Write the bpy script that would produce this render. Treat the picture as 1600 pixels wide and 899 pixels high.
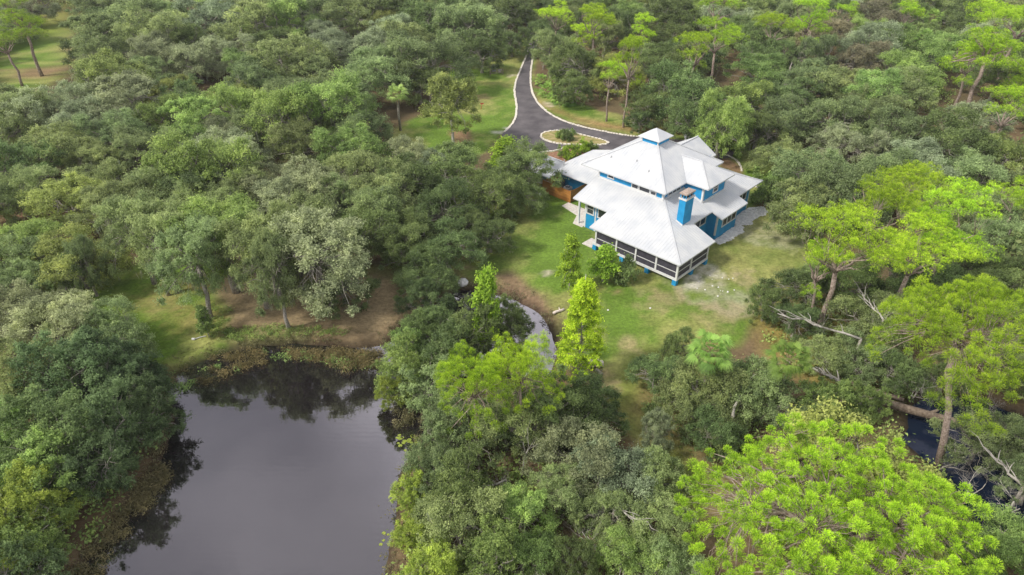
import bpy, math, random
import numpy as np
from mathutils import Vector
for o in list(bpy.data.objects): bpy.data.objects.remove(o)
SC = bpy.context.scene; COL = SC.collection
rnd = random.Random(5); RG = np.random.default_rng(7)
R = math.radians
# ------------------------------------------------------------------ camera, sky, sun, exposure
CAMH = 45.0; FPX = 1067.0; PITCH = 33.54
cd = bpy.data.cameras.new('camera'); cam = bpy.data.objects.new('camera', cd); COL.objects.link(cam)
cam.location = (0, 0, CAMH); cam.rotation_euler = (R(90 - PITCH), 0, 0)
cd.sensor_width = 36; cd.lens = 36 * FPX / 1600; cd.clip_end = 5000; cd.clip_start = .5
SC.camera = cam
SUN_EL, SUN_AZ = 44, 248          # azimuth clockwise from +Y, of the direction the light comes from
W = bpy.data.worlds.new('World'); SC.world = W; W.use_nodes = True
nt = W.node_tree; nt.nodes.clear()
out = nt.nodes.new('ShaderNodeOutputWorld'); bg = nt.nodes.new('ShaderNodeBackground'); bg2 = nt.nodes.new('ShaderNodeBackground')
sky = nt.nodes.new('ShaderNodeTexSky'); sky.sky_type = 'NISHITA'; sky.sun_disc = False
sky.sun_elevation = R(SUN_EL); sky.sun_rotation = R(SUN_AZ)
nt.links.new(sky.outputs[0], bg.inputs[0]); bg.inputs[1].default_value = 0.12
tc = nt.nodes.new('ShaderNodeTexCoord'); mp = nt.nodes.new('ShaderNodeMapping'); mp.inputs['Scale'].default_value = (1, 1, 2.2)
nz = nt.nodes.new('ShaderNodeTexNoise'); nz.inputs['Scale'].default_value = 2.4; nz.inputs['Detail'].default_value = 6
nt.links.new(tc.outputs['Generated'], mp.inputs[0]); nt.links.new(mp.outputs[0], nz.inputs['Vector'])
cr = nt.nodes.new('ShaderNodeValToRGB'); cr.color_ramp.elements[0].position = .36; cr.color_ramp.elements[1].position = .66
cr.color_ramp.elements[0].color = (.50, .495, .53, 1); cr.color_ramp.elements[1].color = (1.3, 1.27, 1.25, 1)
nt.links.new(nz.outputs[0], cr.inputs[0])
sx = nt.nodes.new('ShaderNodeSeparateXYZ'); nt.links.new(tc.outputs['Generated'], sx.inputs[0])
el = nt.nodes.new('ShaderNodeMapRange'); el.inputs[1].default_value = .45; el.inputs[2].default_value = .85; el.inputs[3].default_value = 1.35; el.inputs[4].default_value = .74
nt.links.new(sx.outputs['Z'], el.inputs[0]); sm = nt.nodes.new('ShaderNodeVectorMath'); sm.operation = 'SCALE'
nt.links.new(cr.outputs[0], sm.inputs[0]); nt.links.new(el.outputs[0], sm.inputs['Scale']); 
dt = nt.nodes.new('ShaderNodeVectorMath'); dt.operation = 'DOT_PRODUCT'; nt.links.new(tc.outputs['Generated'], dt.inputs[0]); dt.inputs[1].default_value = (.02, .783, .622)
cm = nt.nodes.new('ShaderNodeMapRange'); cm.interpolation_type = 'SMOOTHSTEP'; cm.inputs[1].default_value = .94; cm.inputs[2].default_value = .995; cm.inputs[3].default_value = 1; cm.inputs[4].default_value = 2.3
nt.links.new(dt.outputs['Value'], cm.inputs[0]); sm2 = nt.nodes.new('ShaderNodeVectorMath'); sm2.operation = 'SCALE'   # the bright cloud bank that the small pool mirrors
nt.links.new(sm.outputs[0], sm2.inputs[0]); nt.links.new(cm.outputs[0], sm2.inputs['Scale']); nt.links.new(sm2.outputs[0], bg2.inputs[0]); bg2.inputs[1].default_value = .88
mx = nt.nodes.new('ShaderNodeMixShader'); mx.inputs[0].default_value = .8
nt.links.new(bg.outputs[0], mx.inputs[1]); nt.links.new(bg2.outputs[0], mx.inputs[2]); nt.links.new(mx.outputs[0], out.inputs[0])
sl = bpy.data.lights.new('sun', 'SUN'); sun = bpy.data.objects.new('sun', sl); COL.objects.link(sun)
sl.energy = 3.0; sl.angle = R(9); sl.color = (1, .95, .86)
tos = Vector((math.sin(R(SUN_AZ)) * math.cos(R(SUN_EL)), math.cos(R(SUN_AZ)) * math.cos(R(SUN_EL)), math.sin(R(SUN_EL))))
sun.rotation_euler = tos.to_track_quat('Z', 'Y').to_euler()
SC.view_settings.view_transform = 'Standard'; SC.view_settings.look = 'None'; SC.view_settings.exposure = 0.46; SC.view_settings.gamma = 1
SC.cycles.max_bounces = 5; SC.cycles.diffuse_bounces = 3; SC.cycles.transparent_max_bounces = 8; SC.cycles.glossy_bounces = 2

HAZE = 0.00014
if HAZE:
    hv = [(x, y, z) for z in (-2.8, 46.5) for x, y in ((-260,-30),(260,-30),(260,340),(-260,340))]
    hm = bpy.data.meshes.new('haze'); hm.from_pydata(hv, [], [(3,2,1,0),(4,5,6,7),(0,1,5,4),(1,2,6,5),(2,3,7,6),(3,0,4,7)])
    mh = bpy.data.materials.new('haze'); mh.use_nodes = True; th = mh.node_tree; th.nodes.remove(th.nodes['Principled BSDF'])
    pv = th.nodes.new('ShaderNodeVolumePrincipled'); pv.inputs['Density'].default_value = HAZE; pv.inputs['Color'].default_value = (.93, .95, 1, 1)
    th.links.new(pv.outputs[0], th.nodes['Material Output'].inputs['Volume']); hm.materials.append(mh)
    ho = bpy.data.objects.new('haze', hm); COL.objects.link(ho); ho['kind'] = 'stuff'; ho['label'] = 'thin pale haze over the whole wood'
# ------------------------------------------------------------------ placing helpers
PR = R(PITCH)
def gnd(px, py, z=0.0):
    """the place in the world at height z that the photograph shows at this pixel"""
    a = (px - 800) / FPX; b = (449.5 - py) / FPX
    d = (a, math.cos(PR) + b * math.sin(PR), -math.sin(PR) + b * math.cos(PR))
    t = (z - CAMH) / d[2]
    return (d[0] * t, d[1] * t)
def topx(x, y, z=0.0):
    dz = z - CAMH
    d = y * math.cos(PR) - dz * math.sin(PR); up = y * math.sin(PR) + dz * math.cos(PR)
    return 800 + FPX * x / d, 449.5 - FPX * up / d, d
HAZ = R(-44.21); HX, HY = 19.56, 67.58
def hw(u, v):
    return (HX + u * math.cos(HAZ) - v * math.sin(HAZ), HY + u * math.sin(HAZ) + v * math.cos(HAZ))
def G(pts): return [gnd(*p) for p in pts]

# ------------------------------------------------------------------ materials
def mat(name):
    m = bpy.data.materials.new(name); m.use_nodes = True
    return m, m.node_tree, m.node_tree.nodes['Principled BSDF']
def noise_mat(name, c1, c2, scale=4, rough=.7, bump=0., detail=4, metal=0., lo=.35, hi=.65, spec=.3):
    m, t, p = mat(name)
    tcn = t.nodes.new('ShaderNodeTexCoord'); n = t.nodes.new('ShaderNodeTexNoise'); n.inputs['Scale'].default_value = scale; n.inputs['Detail'].default_value = detail
    t.links.new(tcn.outputs['Object'], n.inputs['Vector'])
    r = t.nodes.new('ShaderNodeValToRGB'); r.color_ramp.elements[0].position = lo; r.color_ramp.elements[1].position = hi
    r.color_ramp.elements[0].color = (*c1, 1); r.color_ramp.elements[1].color = (*c2, 1)
    t.links.new(n.outputs[0], r.inputs[0]); t.links.new(r.outputs[0], p.inputs['Base Color'])
    p.inputs['Roughness'].default_value = rough; p.inputs['Metallic'].default_value = metal; p.inputs['Specular IOR Level'].default_value = spec
    if bump:
        b = t.nodes.new('ShaderNodeBump'); b.inputs['Strength'].default_value = bump; b.inputs['Distance'].default_value = .05
        t.links.new(n.outputs[0], b.inputs['Height']); t.links.new(b.outputs[0], p.inputs['Normal'])
    return m
def leaf_mat(name, dark=.45, light=1.75, trans=.5):
    """leaves: every tree carries its own leaf colour (object colour); 'tint' varies it from spray to spray"""
    m, t, p = mat(name)
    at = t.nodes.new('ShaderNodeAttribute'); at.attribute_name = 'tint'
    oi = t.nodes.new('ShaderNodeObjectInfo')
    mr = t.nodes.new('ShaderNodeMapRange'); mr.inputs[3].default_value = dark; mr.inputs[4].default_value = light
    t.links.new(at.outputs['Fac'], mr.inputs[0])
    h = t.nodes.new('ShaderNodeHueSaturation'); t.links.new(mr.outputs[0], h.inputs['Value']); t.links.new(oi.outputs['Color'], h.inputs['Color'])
    m2 = t.nodes.new('ShaderNodeMapRange'); m2.inputs[3].default_value = .515; m2.inputs[4].default_value = .487
    t.links.new(at.outputs['Fac'], m2.inputs[0]); t.links.new(m2.outputs[0], h.inputs['Hue'])
    t.links.new(h.outputs[0], p.inputs['Base Color']); p.inputs['Roughness'].default_value = .6; p.inputs['Specular IOR Level'].default_value = .25
    tr = t.nodes.new('ShaderNodeBsdfTranslucent'); t.links.new(h.outputs[0], tr.inputs['Color'])
    ms = t.nodes.new('ShaderNodeMixShader'); ms.inputs[0].default_value = trans
    t.links.new(p.outputs[0], ms.inputs[1]); t.links.new(tr.outputs[0], ms.inputs[2])
    t.links.new(ms.outputs[0], t.nodes['Material Output'].inputs[0])
    return m
LEAF = leaf_mat('leaf')
LC = {'og': (.29,.36,.15), 'ob': (.29,.40,.12), 'od': (.195,.265,.095), 'oy': (.34,.40,.125), 'os': (.34,.395,.225), 'ow': (.155,.23,.095), 'yy': (.34,.41,.075),
      'pn': (.35,.525,.035), 'cy': (.44,.56,.04), 'ly': (.30,.44,.05), 'pf': (.24,.37,.08), 'md': (.235,.21,.10), 'br': (.30,.28,.17), 'moss': (.27,.29,.20)}
def tone(o, c, r_=None):
    """give this object its leaf colour, a little different for each"""
    k = LC[c]; v = rnd.uniform(.76, 1.27) if r_ is None else r_; w = rnd.uniform(.94, 1.06)
    o.color = (k[0]*v*w, k[1]*v, k[2]*v*(2-w), 1); return o
M = {}
M['bark'] = noise_mat('bark_grey', (.17, .15, .125), (.38, .35, .31), 5, .9, .4)
M['barkdark'] = noise_mat('bark_dark', (.10, .075, .055), (.22, .17, .13), 5, .9, .4)
M['barkpale'] = noise_mat('bark_pale', (.24, .22, .195), (.44, .41, .375), 4, .85, .2)
M['barkpine'] = noise_mat('bark_pine', (.16, .115, .09), (.36, .29, .25), 6, .9, .4)
M['deadfrond'] = noise_mat('dead_frond', (.25, .18, .09), (.42, .32, .19), 5, .8)
M['blue'] = noise_mat('blue_painted_siding', (.012, .225, .47), (.02, .28, .56), 1.3, .55)
M['white'] = noise_mat('white_paint', (.56, .56, .57), (.64, .64, .64), 2, .45)
M['roof'] = noise_mat('white_metal_roof', (.455, .47, .50), (.545, .55, .56), .55, .42, detail=7)
M['screen'] = noise_mat('insect_screen', (.035, .033, .045), (.06, .056, .075), 2, .6)
M['glass'] = noise_mat('window_glass', (.02, .022, .03), (.05, .055, .07), 1, .08, spec=.8)
M['cedar'] = noise_mat('cedar_boards', (.30, .12, .025), (.46, .21, .05), 3, .7)
M['concrete'] = noise_mat('concrete', (.50, .45, .40), (.66, .61, .56), 3, .85, .1)
M['kerb'] = noise_mat('kerb_stone', (.55, .50, .43), (.78, .73, .65), 5, .85, .2)
M['rock'] = noise_mat('white_rock', (.55, .54, .55), (.82, .80, .80), 3, .9, .2)
M['metalgrey'] = noise_mat('grey_metal', (.38, .39, .40), (.52, .53, .54), 4, .5)
M['dark'] = noise_mat('dark_metal', (.015, .015, .017), (.035, .035, .04), 4, .5)
M['oldwood'] = noise_mat('weathered_rail_wood', (.16, .12, .10), (.32, .26, .22), 4, .9)
M['brick'] = noise_mat('chimney_cap_brick', (.26, .20, .17), (.42, .34, .29), 6, .9)
M['log'] = noise_mat('cut_log_wood', (.55, .45, .40), (.75, .68, .63), 5, .8)
M['mulch'] = noise_mat('mulch', (.16, .075, .04), (.33, .19, .12), 3, .95, .3)
M['redmetal'] = noise_mat('red_paint', (.35, .05, .03), (.45, .09, .05), 3, .5)

# ------------------------------------------------------------------ mesh helpers
def mesh_np(name, verts, faces, n=4, tint=None, smooth=False):
    me = bpy.data.meshes.new(name)
    verts = np.asarray(verts, dtype=np.float32); faces = np.asarray(faces, dtype=np.int32)
    me.vertices.add(len(verts)); me.vertices.foreach_set('co', verts.ravel())
    me.loops.add(faces.size); me.loops.foreach_set('vertex_index', faces.ravel())
    me.polygons.add(len(faces)); me.polygons.foreach_set('loop_start', np.arange(0, faces.size, n, dtype=np.int32))
    me.polygons.foreach_set('loop_total', np.full(len(faces), n, dtype=np.int32))
    if tint is not None:
        a = me.attributes.new('tint', 'FLOAT', 'POINT'); a.data.foreach_set('value', np.asarray(tint, dtype=np.float32))
    me.update(); me.validate()
    if smooth: me.polygons.foreach_set('use_smooth', np.ones(len(faces), dtype=bool))
    return me
def link(name, data, parent=None, **kw):
    o = bpy.data.objects.new(name, data); COL.objects.link(o)
    if parent: o.parent = parent
    for k, v in kw.items(): o[k] = v
    return o
class MB:
    """collects boxes, prisms and tubes; make() links them as one mesh object"""
    def __init__(s): s.v = []; s.f = []
    def poly(s, pts, faces):
        b = len(s.v); s.v += [tuple(p) for p in pts]; s.f += [tuple(b + i for i in f) for f in faces]; return s
    def box(s, x0, x1, y0, y1, z0, z1):
        return s.poly([(x0,y0,z0),(x1,y0,z0),(x1,y1,z0),(x0,y1,z0),(x0,y0,z1),(x1,y0,z1),(x1,y1,z1),(x0,y1,z1)],
                      [(3,2,1,0),(4,5,6,7),(0,1,5,4),(1,2,6,5),(2,3,7,6),(3,0,4,7)])
    def slab(s, top, th):
        """a plate: the 3-D outline of its top and its thickness"""
        n = len(top)
        return s.poly(list(top) + [(p[0], p[1], p[2] - th) for p in top],
                      [tuple(range(n)), tuple(range(2*n-1, n-1, -1))] + [((i+1) % n, i, i+n, (i+1) % n + n) for i in range(n)])
    def beam(s, a, b, w, h):
        a = Vector(a); b = Vector(b); d = (b - a).normalized(); up = Vector((0,0,1))
        if abs(d.z) > .98: up = Vector((0,1,0))
        x = d.cross(up).normalized() * w/2; y = x.cross(d).normalized() * h/2
        P = [a-x-y, a+x-y, a+x+y, a-x+y, b-x-y, b+x-y, b+x+y, b-x+y]
        return s.poly(P, [(3,2,1,0),(4,5,6,7),(0,1,5,4),(1,2,6,5),(2,3,7,6),(3,0,4,7)])
    def tube(s, pts, rad, n=6):
        pts = [Vector(p) for p in pts]; b = len(s.v)
        for i, p in enumerate(pts):
            d = (pts[min(i+1, len(pts)-1)] - pts[max(i-1, 0)])
            d = d.normalized() if d.length > 1e-6 else Vector((0,0,1))
            u = d.cross(Vector((0.31, .95, .03))); u = u.normalized(); w = d.cross(u)
            for k in range(n):
                a = 2*math.pi*k/n; s.v.append(tuple(p + (u*math.cos(a) + w*math.sin(a)) * rad[i]))
        for i in range(len(pts)-1):
            for k in range(n):
                s.f.append((b+i*n+k, b+i*n+(k+1) % n, b+(i+1)*n+(k+1) % n, b+(i+1)*n+k))
        s.f.append(tuple(b+k for k in range(n-1, -1, -1))); s.f.append(tuple(b+(len(pts)-1)*n+k for k in range(n)))
        return s
    def mesh(s, name, m, smooth=False):
        me = bpy.data.meshes.new(name); me.from_pydata(s.v, [], s.f); me.update()
        if smooth: me.polygons.foreach_set('use_smooth', [True]*len(me.polygons))
        if m: me.materials.append(m)
        return me
    def make(s, name, m, parent=None, smooth=False, **kw):
        return link(name, s.mesh(name, m, smooth), parent, **kw)

# ------------------------------------------------------------------ ground, pond, creek
POND = G([(-60,1350),(50,1000),(110,900),(190,800),(245,720),(268,650),(262,590),(300,565),(360,545),(425,534),(480,529),(560,536),(600,533),(625,515),(655,490),(690,462),
          (715,447),(745,448),(790,458),(825,472),(848,492),(862,515),(868,545),(862,575),(840,590),(790,585),(740,590),(700,625),(672,670),(640,700),(618,740),(616,800),(608,850),(600,899),(590,1000),(540,1350)])
CREEK = G([(1425,632),(1450,612),(1510,612),(1590,640),(1680,690),(1720,780),(1700,870),(1620,870),(1550,830),(1500,765),(1460,715),(1410,675)])
DRIVE = G([(822,-6),(832,20),(838,45),(841,62),(834,85),(829,110),(829,135),(834,153),(849,172),(875,188),(905,198),(940,205.5),(975,212),(1010,215.5),(1060,218),(1110,226),(1150,236),
           (1140,250),(1080,250),(1020,240),(960,236),(920,232),(884,231),(862,238),(835,240),(812,238),(795,226),(780,214),(800,196),(806,184),(808,165),(802,138),(814,107),(824,84),(829,62),(824,45),(816,20),(812,-6)])
ISLE = G([(844.7,214),(847,209),(857,206.5),(870,205),(885,205.5),(907,211),(933,217),(950,222.5),(951,225.5),(940,227.3),(927,227.5),(902,227.5),(876,226),(856,222),(848,218)])
def sdist(P, poly):
    """signed distance of points to a polygon, negative inside"""
    poly = np.array(poly); A = poly; B = np.roll(poly, -1, 0)
    d = np.full(len(P), 1e9); ins = np.zeros(len(P), bool)
    for a, b in zip(A, B):
        ab = b - a; t = np.clip(((P - a) @ ab) / (ab @ ab + 1e-12), 0, 1)
        q = P - (a + t[:, None] * ab); d = np.minimum(d, np.hypot(q[:, 0], q[:, 1]))
        c = ((a[1] > P[:, 1]) != (b[1] > P[:, 1])); den = (b[1] - a[1]) or 1e-12
        ins ^= c & (P[:, 0] < (b[0] - a[0]) * (P[:, 1] - a[1]) / den + a[0])
    return np.where(ins, -d, d)
def vnoise(P, s, seed=0):
    g = np.random.default_rng(seed).random((64, 64)); q = P / s + 1000; i = np.floor(q).astype(int); f = q - i; f = f*f*(3-2*f)
    a = g[i[:,0] % 64, i[:,1] % 64]; b = g[(i[:,0]+1) % 64, i[:,1] % 64]; c = g[i[:,0] % 64, (i[:,1]+1) % 64]; d = g[(i[:,0]+1) % 64, (i[:,1]+1) % 64]
    return (a*(1-f[:,0])+b*f[:,0])*(1-f[:,1]) + (c*(1-f[:,0])+d*f[:,0])*f[:,1]
def fbm(P, s, seed=0): return .5*vnoise(P, s, seed) + .3*vnoise(P, s/2.1, seed+1) + .2*vnoise(P, s/4.7, seed+2)
def axis(lo, hi, st, out_lo, out_hi):
    c = list(np.arange(lo, hi, st)); s = st; x = c[-1]
    while x < out_hi: s *= 1.13; x += s; c.append(x)
    s = st; x = c[0]
    while x > out_lo: s *= 1.13; x -= s; c.insert(0, x)
    return np.array(c)
gx = axis(-75, 85, .5, -2500, 2500); gy = axis(20, 150, .5, -1200, 4000)
X, Y = np.meshgrid(gx, gy); P2 = np.stack([X.ravel(), Y.ravel()], 1)
near = (np.abs(P2[:,0]) < 260) & (P2[:,1] > -20) & (P2[:,1] < 330)
dp = np.full(len(P2), 99.); dp[near] = np.minimum(sdist(P2[near], POND), sdist(P2[near], CREEK))
dp += (fbm(P2, 3.5, 3) - .5) * 1.2
Z = -1.5 * (1 - np.clip((dp + 2.2) / 3.2, 0, 1) ** 1.5) + (fbm(P2, 1.3, 9) - .5) * .06
FLOOR = np.array([.105, .09, .045]); FLOOR2 = np.array([.19, .125, .075])
n1 = fbm(P2, 9, 21)[:, None]; n2 = fbm(P2, 2.2, 31)[:, None]; n3 = fbm(P2, .9, 41)[:, None]
C = FLOOR * (1 - n1) + FLOOR2 * n1; C = C * (.75 + .5 * n2)
def paint(polys, col, soft=1.5, amt=1.0, wob=3.0, seed=50):
    global C
    w = np.zeros(len(P2))
    for pl in polys:
        d = np.full(len(P2), 99.); d[near] = sdist(P2[near], G(pl)); d += (fbm(P2, 4.5, seed) - .5) * wob
        w = np.maximum(w, np.clip(.5 - d / soft, 0, 1))
    w = (w * amt)[:, None]; C = C * (1 - w) + col * w
lw = np.clip((fbm(P2, 6.5, 25)[:, None] - .42) * 4 + (n3 - .5) * .9, 0, 1); LAWN = np.array([.125, .205, .03]) * (.75 + .5 * n2) * (1 - lw) + np.array([.26, .27, .085]) * (.75 + .5 * n3) * lw
L1 = [(600,222),(640,190),(690,170),(700,90),(770,45),(842,60),(832,140),(836,155),(806,190),(770,232),(700,262),(640,240)]
L2 = [(830,135),(838,160),(850,172),(880,190),(980,214),(1110,226),(1100,195),(1000,185),(940,172),(880,155)]
L3 = [(720,290),(800,235),(890,232),(1120,228),(1180,222),(1230,300),(1290,380),(1260,430),(1220,470),(1190,500),(1150,540),(1080,560),(1010,560),(1000,640),(1070,700),(1120,760),(1090,820),(1000,720),(950,640),(930,600),(880,570),(866,500),(830,466),(790,450),(740,436),(690,420),(650,400)]
L4 = [(110,440),(330,380),(350,460),(362,548),(270,590),(230,575),(120,500)]
L5 = [(-20,70),(100,25),(120,55),(104,122),(30,146),(-20,140)]
L6 = [(1170,480),(1300,465),(1380,560),(1350,640),(1270,610),(1200,560)]
paint([L1, L2, L3, L4, L5], LAWN)
paint([L6], np.array([.30, .24, .07]) * (.7 + .6*n2), 3, .9)
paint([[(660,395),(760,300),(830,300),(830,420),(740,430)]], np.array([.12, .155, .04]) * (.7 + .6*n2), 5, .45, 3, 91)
paint([[(950,640),(1000,560),(1060,560),(1110,720),(1110,800),(1020,740)]], np.array([.26, .23, .075]) * (.7+.6*n2), 6, .55, 6, 92)
paint([[(1110,350),(1260,340),(1300,400),(1230,450),(1100,470),(1060,450)]], np.array([.25, .25, .085]) * (.7+.6*n3), 8, .5, 6, 51)
paint([[(40,10),(110,5),(120,40),(60,60)]], np.array([.3,.34,.06]), 6, .6)
paint([[(330,430),(460,430),(640,430),(715,455),(640,505),(590,530),(480,526),(372,536),(358,480)]], np.array([.31, .235, .135]) * (.75+.5*n3), 2.5, .88, 3, 52)
paint([[(350,520),(420,514),(470,518),(470,528),(360,540)],[(560,420),(640,400),(690,440),(640,450)]], np.array([.17, .2, .06]), 2, .6, 3, 53)
paint([[(770,430),(800,425),(860,470),(868,500),(845,495),(800,462)]], np.array([.20, .13, .085]) * (.7+.6*n3), 1.5, .9, 1, 54)
paint([[(838,158),(870,175),(940,200),(1050,212),(1080,205),(990,198),(900,185)]], np.array([.34, .20, .10]) * (.7+.6*n3), 3, .8, 2, 55)
paint([[(-10,330),(120,330),(130,400),(-10,400)],[(20,110),(95,102),(95,118),(20,128)],[(1290,150),(1330,160),(1320,190),(1280,180)]], np.array([.24, .145, .09]) * (.7+.6*n3), 3, .8, 2, 56)
paint([[(700,205),(735,203),(740,222),(712,226)],[(1110,240),(1135,243),(1158,262),(1158,272),(1128,262)],[(1160,350),(1205,300),(1195,325),(1170,345)]], np.array([.25, .15, .09]), 1, .9, 1, 57)
for (px, py, r, c, a) in [(1125,455,5,(.42,.38,.32),.45),(1105,425,3,(.62,.58,.53),.6),(1205,365,4.5,(.45,.42,.33),.4),(780,208,1.6,(.7,.66,.6),.9),(790,200,1,(.7,.66,.6),.9),
      (855,163,2,(.62,.5,.42),.6),(853,427,.9,(.55,.46,.38),.6),(985,540,2,(.36,.28,.16),.6),(1035,470,3,(.36,.26,.16),.5),(965,455,1.1,(.4,.24,.16),.6),(1000,460,1.6,(.36,.27,.17),.4),
      (940,600,3,(.35,.24,.17),.7),(1120,490,3,(.38,.28,.17),.5),(757,153,2.2,(.3,.2,.12),.5),(800,118,2,(.6,.5,.42),.6),(965,435,1,(.3,.25,.15),.3),(1085,440,1.4,(.6,.56,.5),.7),(1160,440,3,(.4,.31,.2),.5),
      (720,400,3,(.3,.22,.14),.6),(780,520,3,(.1,.07,.04),.7),(1500,230,5,(.2,.12,.08),.7),(300,500,3,(.33,.25,.1),.5),(250,470,4,(.3,.2,.1),.4),(300,440,3,(.38,.25,.1),.5)]:
    q = np.array(gnd(px, py)); d = np.hypot(P2[:,0]-q[0], P2[:,1]-q[1]) + (fbm(P2, 2, 60) - .5) * r * 2.0
    w = (np.clip((r - d) / (r * .5), 0, 1) * a)[:, None] * np.clip(n3 * 2.2 - .3, 0, 1); C = C * (1 - w) + np.array(c) * w
# wet dark earth along the water's edge
w = (np.clip(1.1 - dp / .9, 0, 1) * .9)[:, None]; C = C * (1 - w) + np.array([.035, .026, .018]) * w
C = np.clip(C * (.80 + .26 * n3), 0, 1)
ny, nx = X.shape; idx = np.arange(ny*nx).reshape(ny, nx)
F = np.stack([idx[:-1,:-1], idx[:-1,1:], idx[1:,1:], idx[1:,:-1]], -1).reshape(-1, 4)
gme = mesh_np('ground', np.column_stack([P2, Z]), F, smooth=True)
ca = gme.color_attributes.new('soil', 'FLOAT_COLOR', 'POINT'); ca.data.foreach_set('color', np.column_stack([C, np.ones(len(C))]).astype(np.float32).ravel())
m, t, p = mat('grass_and_soil')
a = t.nodes.new('ShaderNodeAttribute'); a.attribute_name = 'soil'; tcn = t.nodes.new('ShaderNodeTexCoord')
na = t.nodes.new('ShaderNodeTexNoise'); na.inputs['Scale'].default_value = 2.6; na.inputs['Detail'].default_value = 8; na.inputs['Roughness'].default_value = .7
t.links.new(tcn.outputs['Object'], na.inputs['Vector'])
mr = t.nodes.new('ShaderNodeMapRange'); mr.inputs[1].default_value = .3; mr.inputs[2].default_value = .7; mr.inputs[3].default_value = .62; mr.inputs[4].default_value = 1.38
t.links.new(na.outputs[0], mr.inputs[0])
hs = t.nodes.new('ShaderNodeHueSaturation'); t.links.new(a.outputs['Color'], hs.inputs['Color']); t.links.new(mr.outputs[0], hs.inputs['Value']); t.links.new(hs.outputs[0], p.inputs['Base Color'])
bp = t.nodes.new('ShaderNodeBump'); bp.inputs['Strength'].default_value = .6; bp.inputs['Distance'].default_value = .12
t.links.new(na.outputs[0], bp.inputs['Height']); t.links.new(bp.outputs[0], p.inputs['Normal']); p.inputs['Roughness'].default_value = .95; p.inputs['Specular IOR Level'].default_value = .1
gme.materials.append(m); link('ground', gme, kind='structure', label='mown lawn and leaf-littered earth around the pond')

def water(name, poly, z, tint, lab, ior=2.3):
    xs = [p[0] for p in poly]; ys = [p[1] for p in poly]
    b = MB(); x0, x1, y0, y1 = min(xs)-3, max(xs)+3, min(ys)-3, max(ys)+3
    b.poly([(x0,y0,z),(x1,y0,z),(x1,y1,z),(x0,y1,z)], [(0,1,2,3)])
    m, t, p = mat(name); nd = t.nodes
    tcn = nd.new('ShaderNodeTexCoord')
    n = nd.new('ShaderNodeTexNoise'); n.inputs['Scale'].default_value = 1.1; n.inputs['Detail'].default_value = 5
    n2_ = nd.new('ShaderNodeTexWave'); n2_.wave_type = 'RINGS'; n2_.inputs['Scale'].default_value = .55; n2_.inputs['Distortion'].default_value = 6; n2_.inputs['Detail'].default_value = 3
    t.links.new(tcn.outputs['Object'], n.inputs['Vector']); t.links.new(tcn.outputs['Object'], n2_.inputs['Vector'])
    ad = nd.new('ShaderNodeMath'); ad.operation = 'MULTIPLY_ADD'; ad.inputs[1].default_value = .12; t.links.new(n2_.outputs['Fac'], ad.inputs[0]); t.links.new(n.outputs[0], ad.inputs[2])
    bu = nd.new('ShaderNodeBump'); bu.inputs['Strength'].default_value = .03; bu.inputs['Distance'].default_value = .15; t.links.new(ad.outputs[0], bu.inputs['Height'])
    df = nd.new('ShaderNodeBsdfDiffuse'); df.inputs[0].default_value = (*tint, 1)
    gl = nd.new('ShaderNodeBsdfGlossy'); gl.inputs['Roughness'].default_value = .03; gl.inputs[0].default_value = (.94, .90, .98, 1)
    t.links.new(bu.outputs[0], gl.inputs['Normal'])
    fr = nd.new('ShaderNodeFresnel'); fr.inputs[0].default_value = ior; t.links.new(bu.outputs[0], fr.inputs['Normal'])
    mx = nd.new('ShaderNodeMixShader'); t.links.new(fr.outputs[0], mx.inputs[0]); t.links.new(df.outputs[0], mx.inputs[1]); t.links.new(gl.outputs[0], mx.inputs[2])
    t.links.new(mx.outputs[0], nd['Material Output'].inputs[0])
    b.make(name, m, kind='structure', label=lab)
water('pond', POND, -.62, (.012, .010, .011), 'dark still pond reflecting grey clouds')
water('creek', CREEK, -.66, (.006, .012, .03), 'dark blue creek water under the fallen trunks', 1.4)

# ------------------------------------------------------------------ driveway and kerbs
def sheet(name, poly, z, m, lab, **kw):
    me = MB().poly([(x, y, z) for x, y in poly], [tuple(range(len(poly)))]).mesh(name, m)
    import bmesh
    b = bmesh.new(); b.from_mesh(me); bmesh.ops.triangulate(b, faces=b.faces[:]); b.to_mesh(me); b.free()
    return link(name, me, kind='structure', label=lab, **kw)
def smooth_poly(p, it=2, closed=True):
    for _ in range(it):
        q = []; n = len(p)
        for i in range(n if closed else n-1):
            a, b = p[i], p[(i+1) % n]
            q += [(a[0]*.75+b[0]*.25, a[1]*.75+b[1]*.25), (a[0]*.25+b[0]*.75, a[1]*.25+b[1]*.75)]
        p = q
    return p
m, t, p = mat('asphalt'); tcn = t.nodes.new('ShaderNodeTexCoord')
n = t.nodes.new('ShaderNodeTexNoise'); n.inputs['Scale'].default_value = .35; n.inputs['Detail'].default_value = 9; n.inputs['Roughness'].default_value = .6; t.links.new(tcn.outputs['Object'], n.inputs['Vector'])
r = t.nodes.new('ShaderNodeValToRGB'); r.color_ramp.elements[0].position = .35; r.color_ramp.elements[1].position = .72
r.color_ramp.elements[0].color = (.058, .05, .056, 1); r.color_ramp.elements[1].color = (.125, .11, .115, 1)
t.links.new(n.outputs[0], r.inputs[0]); t.links.new(r.outputs[0], p.inputs['Base Color']); p.inputs['Roughness'].default_value = .85
M['asphalt'] = m
sheet('driveway', smooth_poly(DRIVE, 1), .055, M['asphalt'], 'dark asphalt driveway curving down from the wood to the house')
isle_s = smooth_poly(ISLE, 2)
MB().slab([(x, y, .14) for x, y in isle_s], .12).make('island_bed', noise_mat('island_grass', (.19, .19, .05), (.36, .28, .14), 1.2, .95, .2, 7), kind='structure', label='grassy teardrop island in the driveway')
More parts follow.
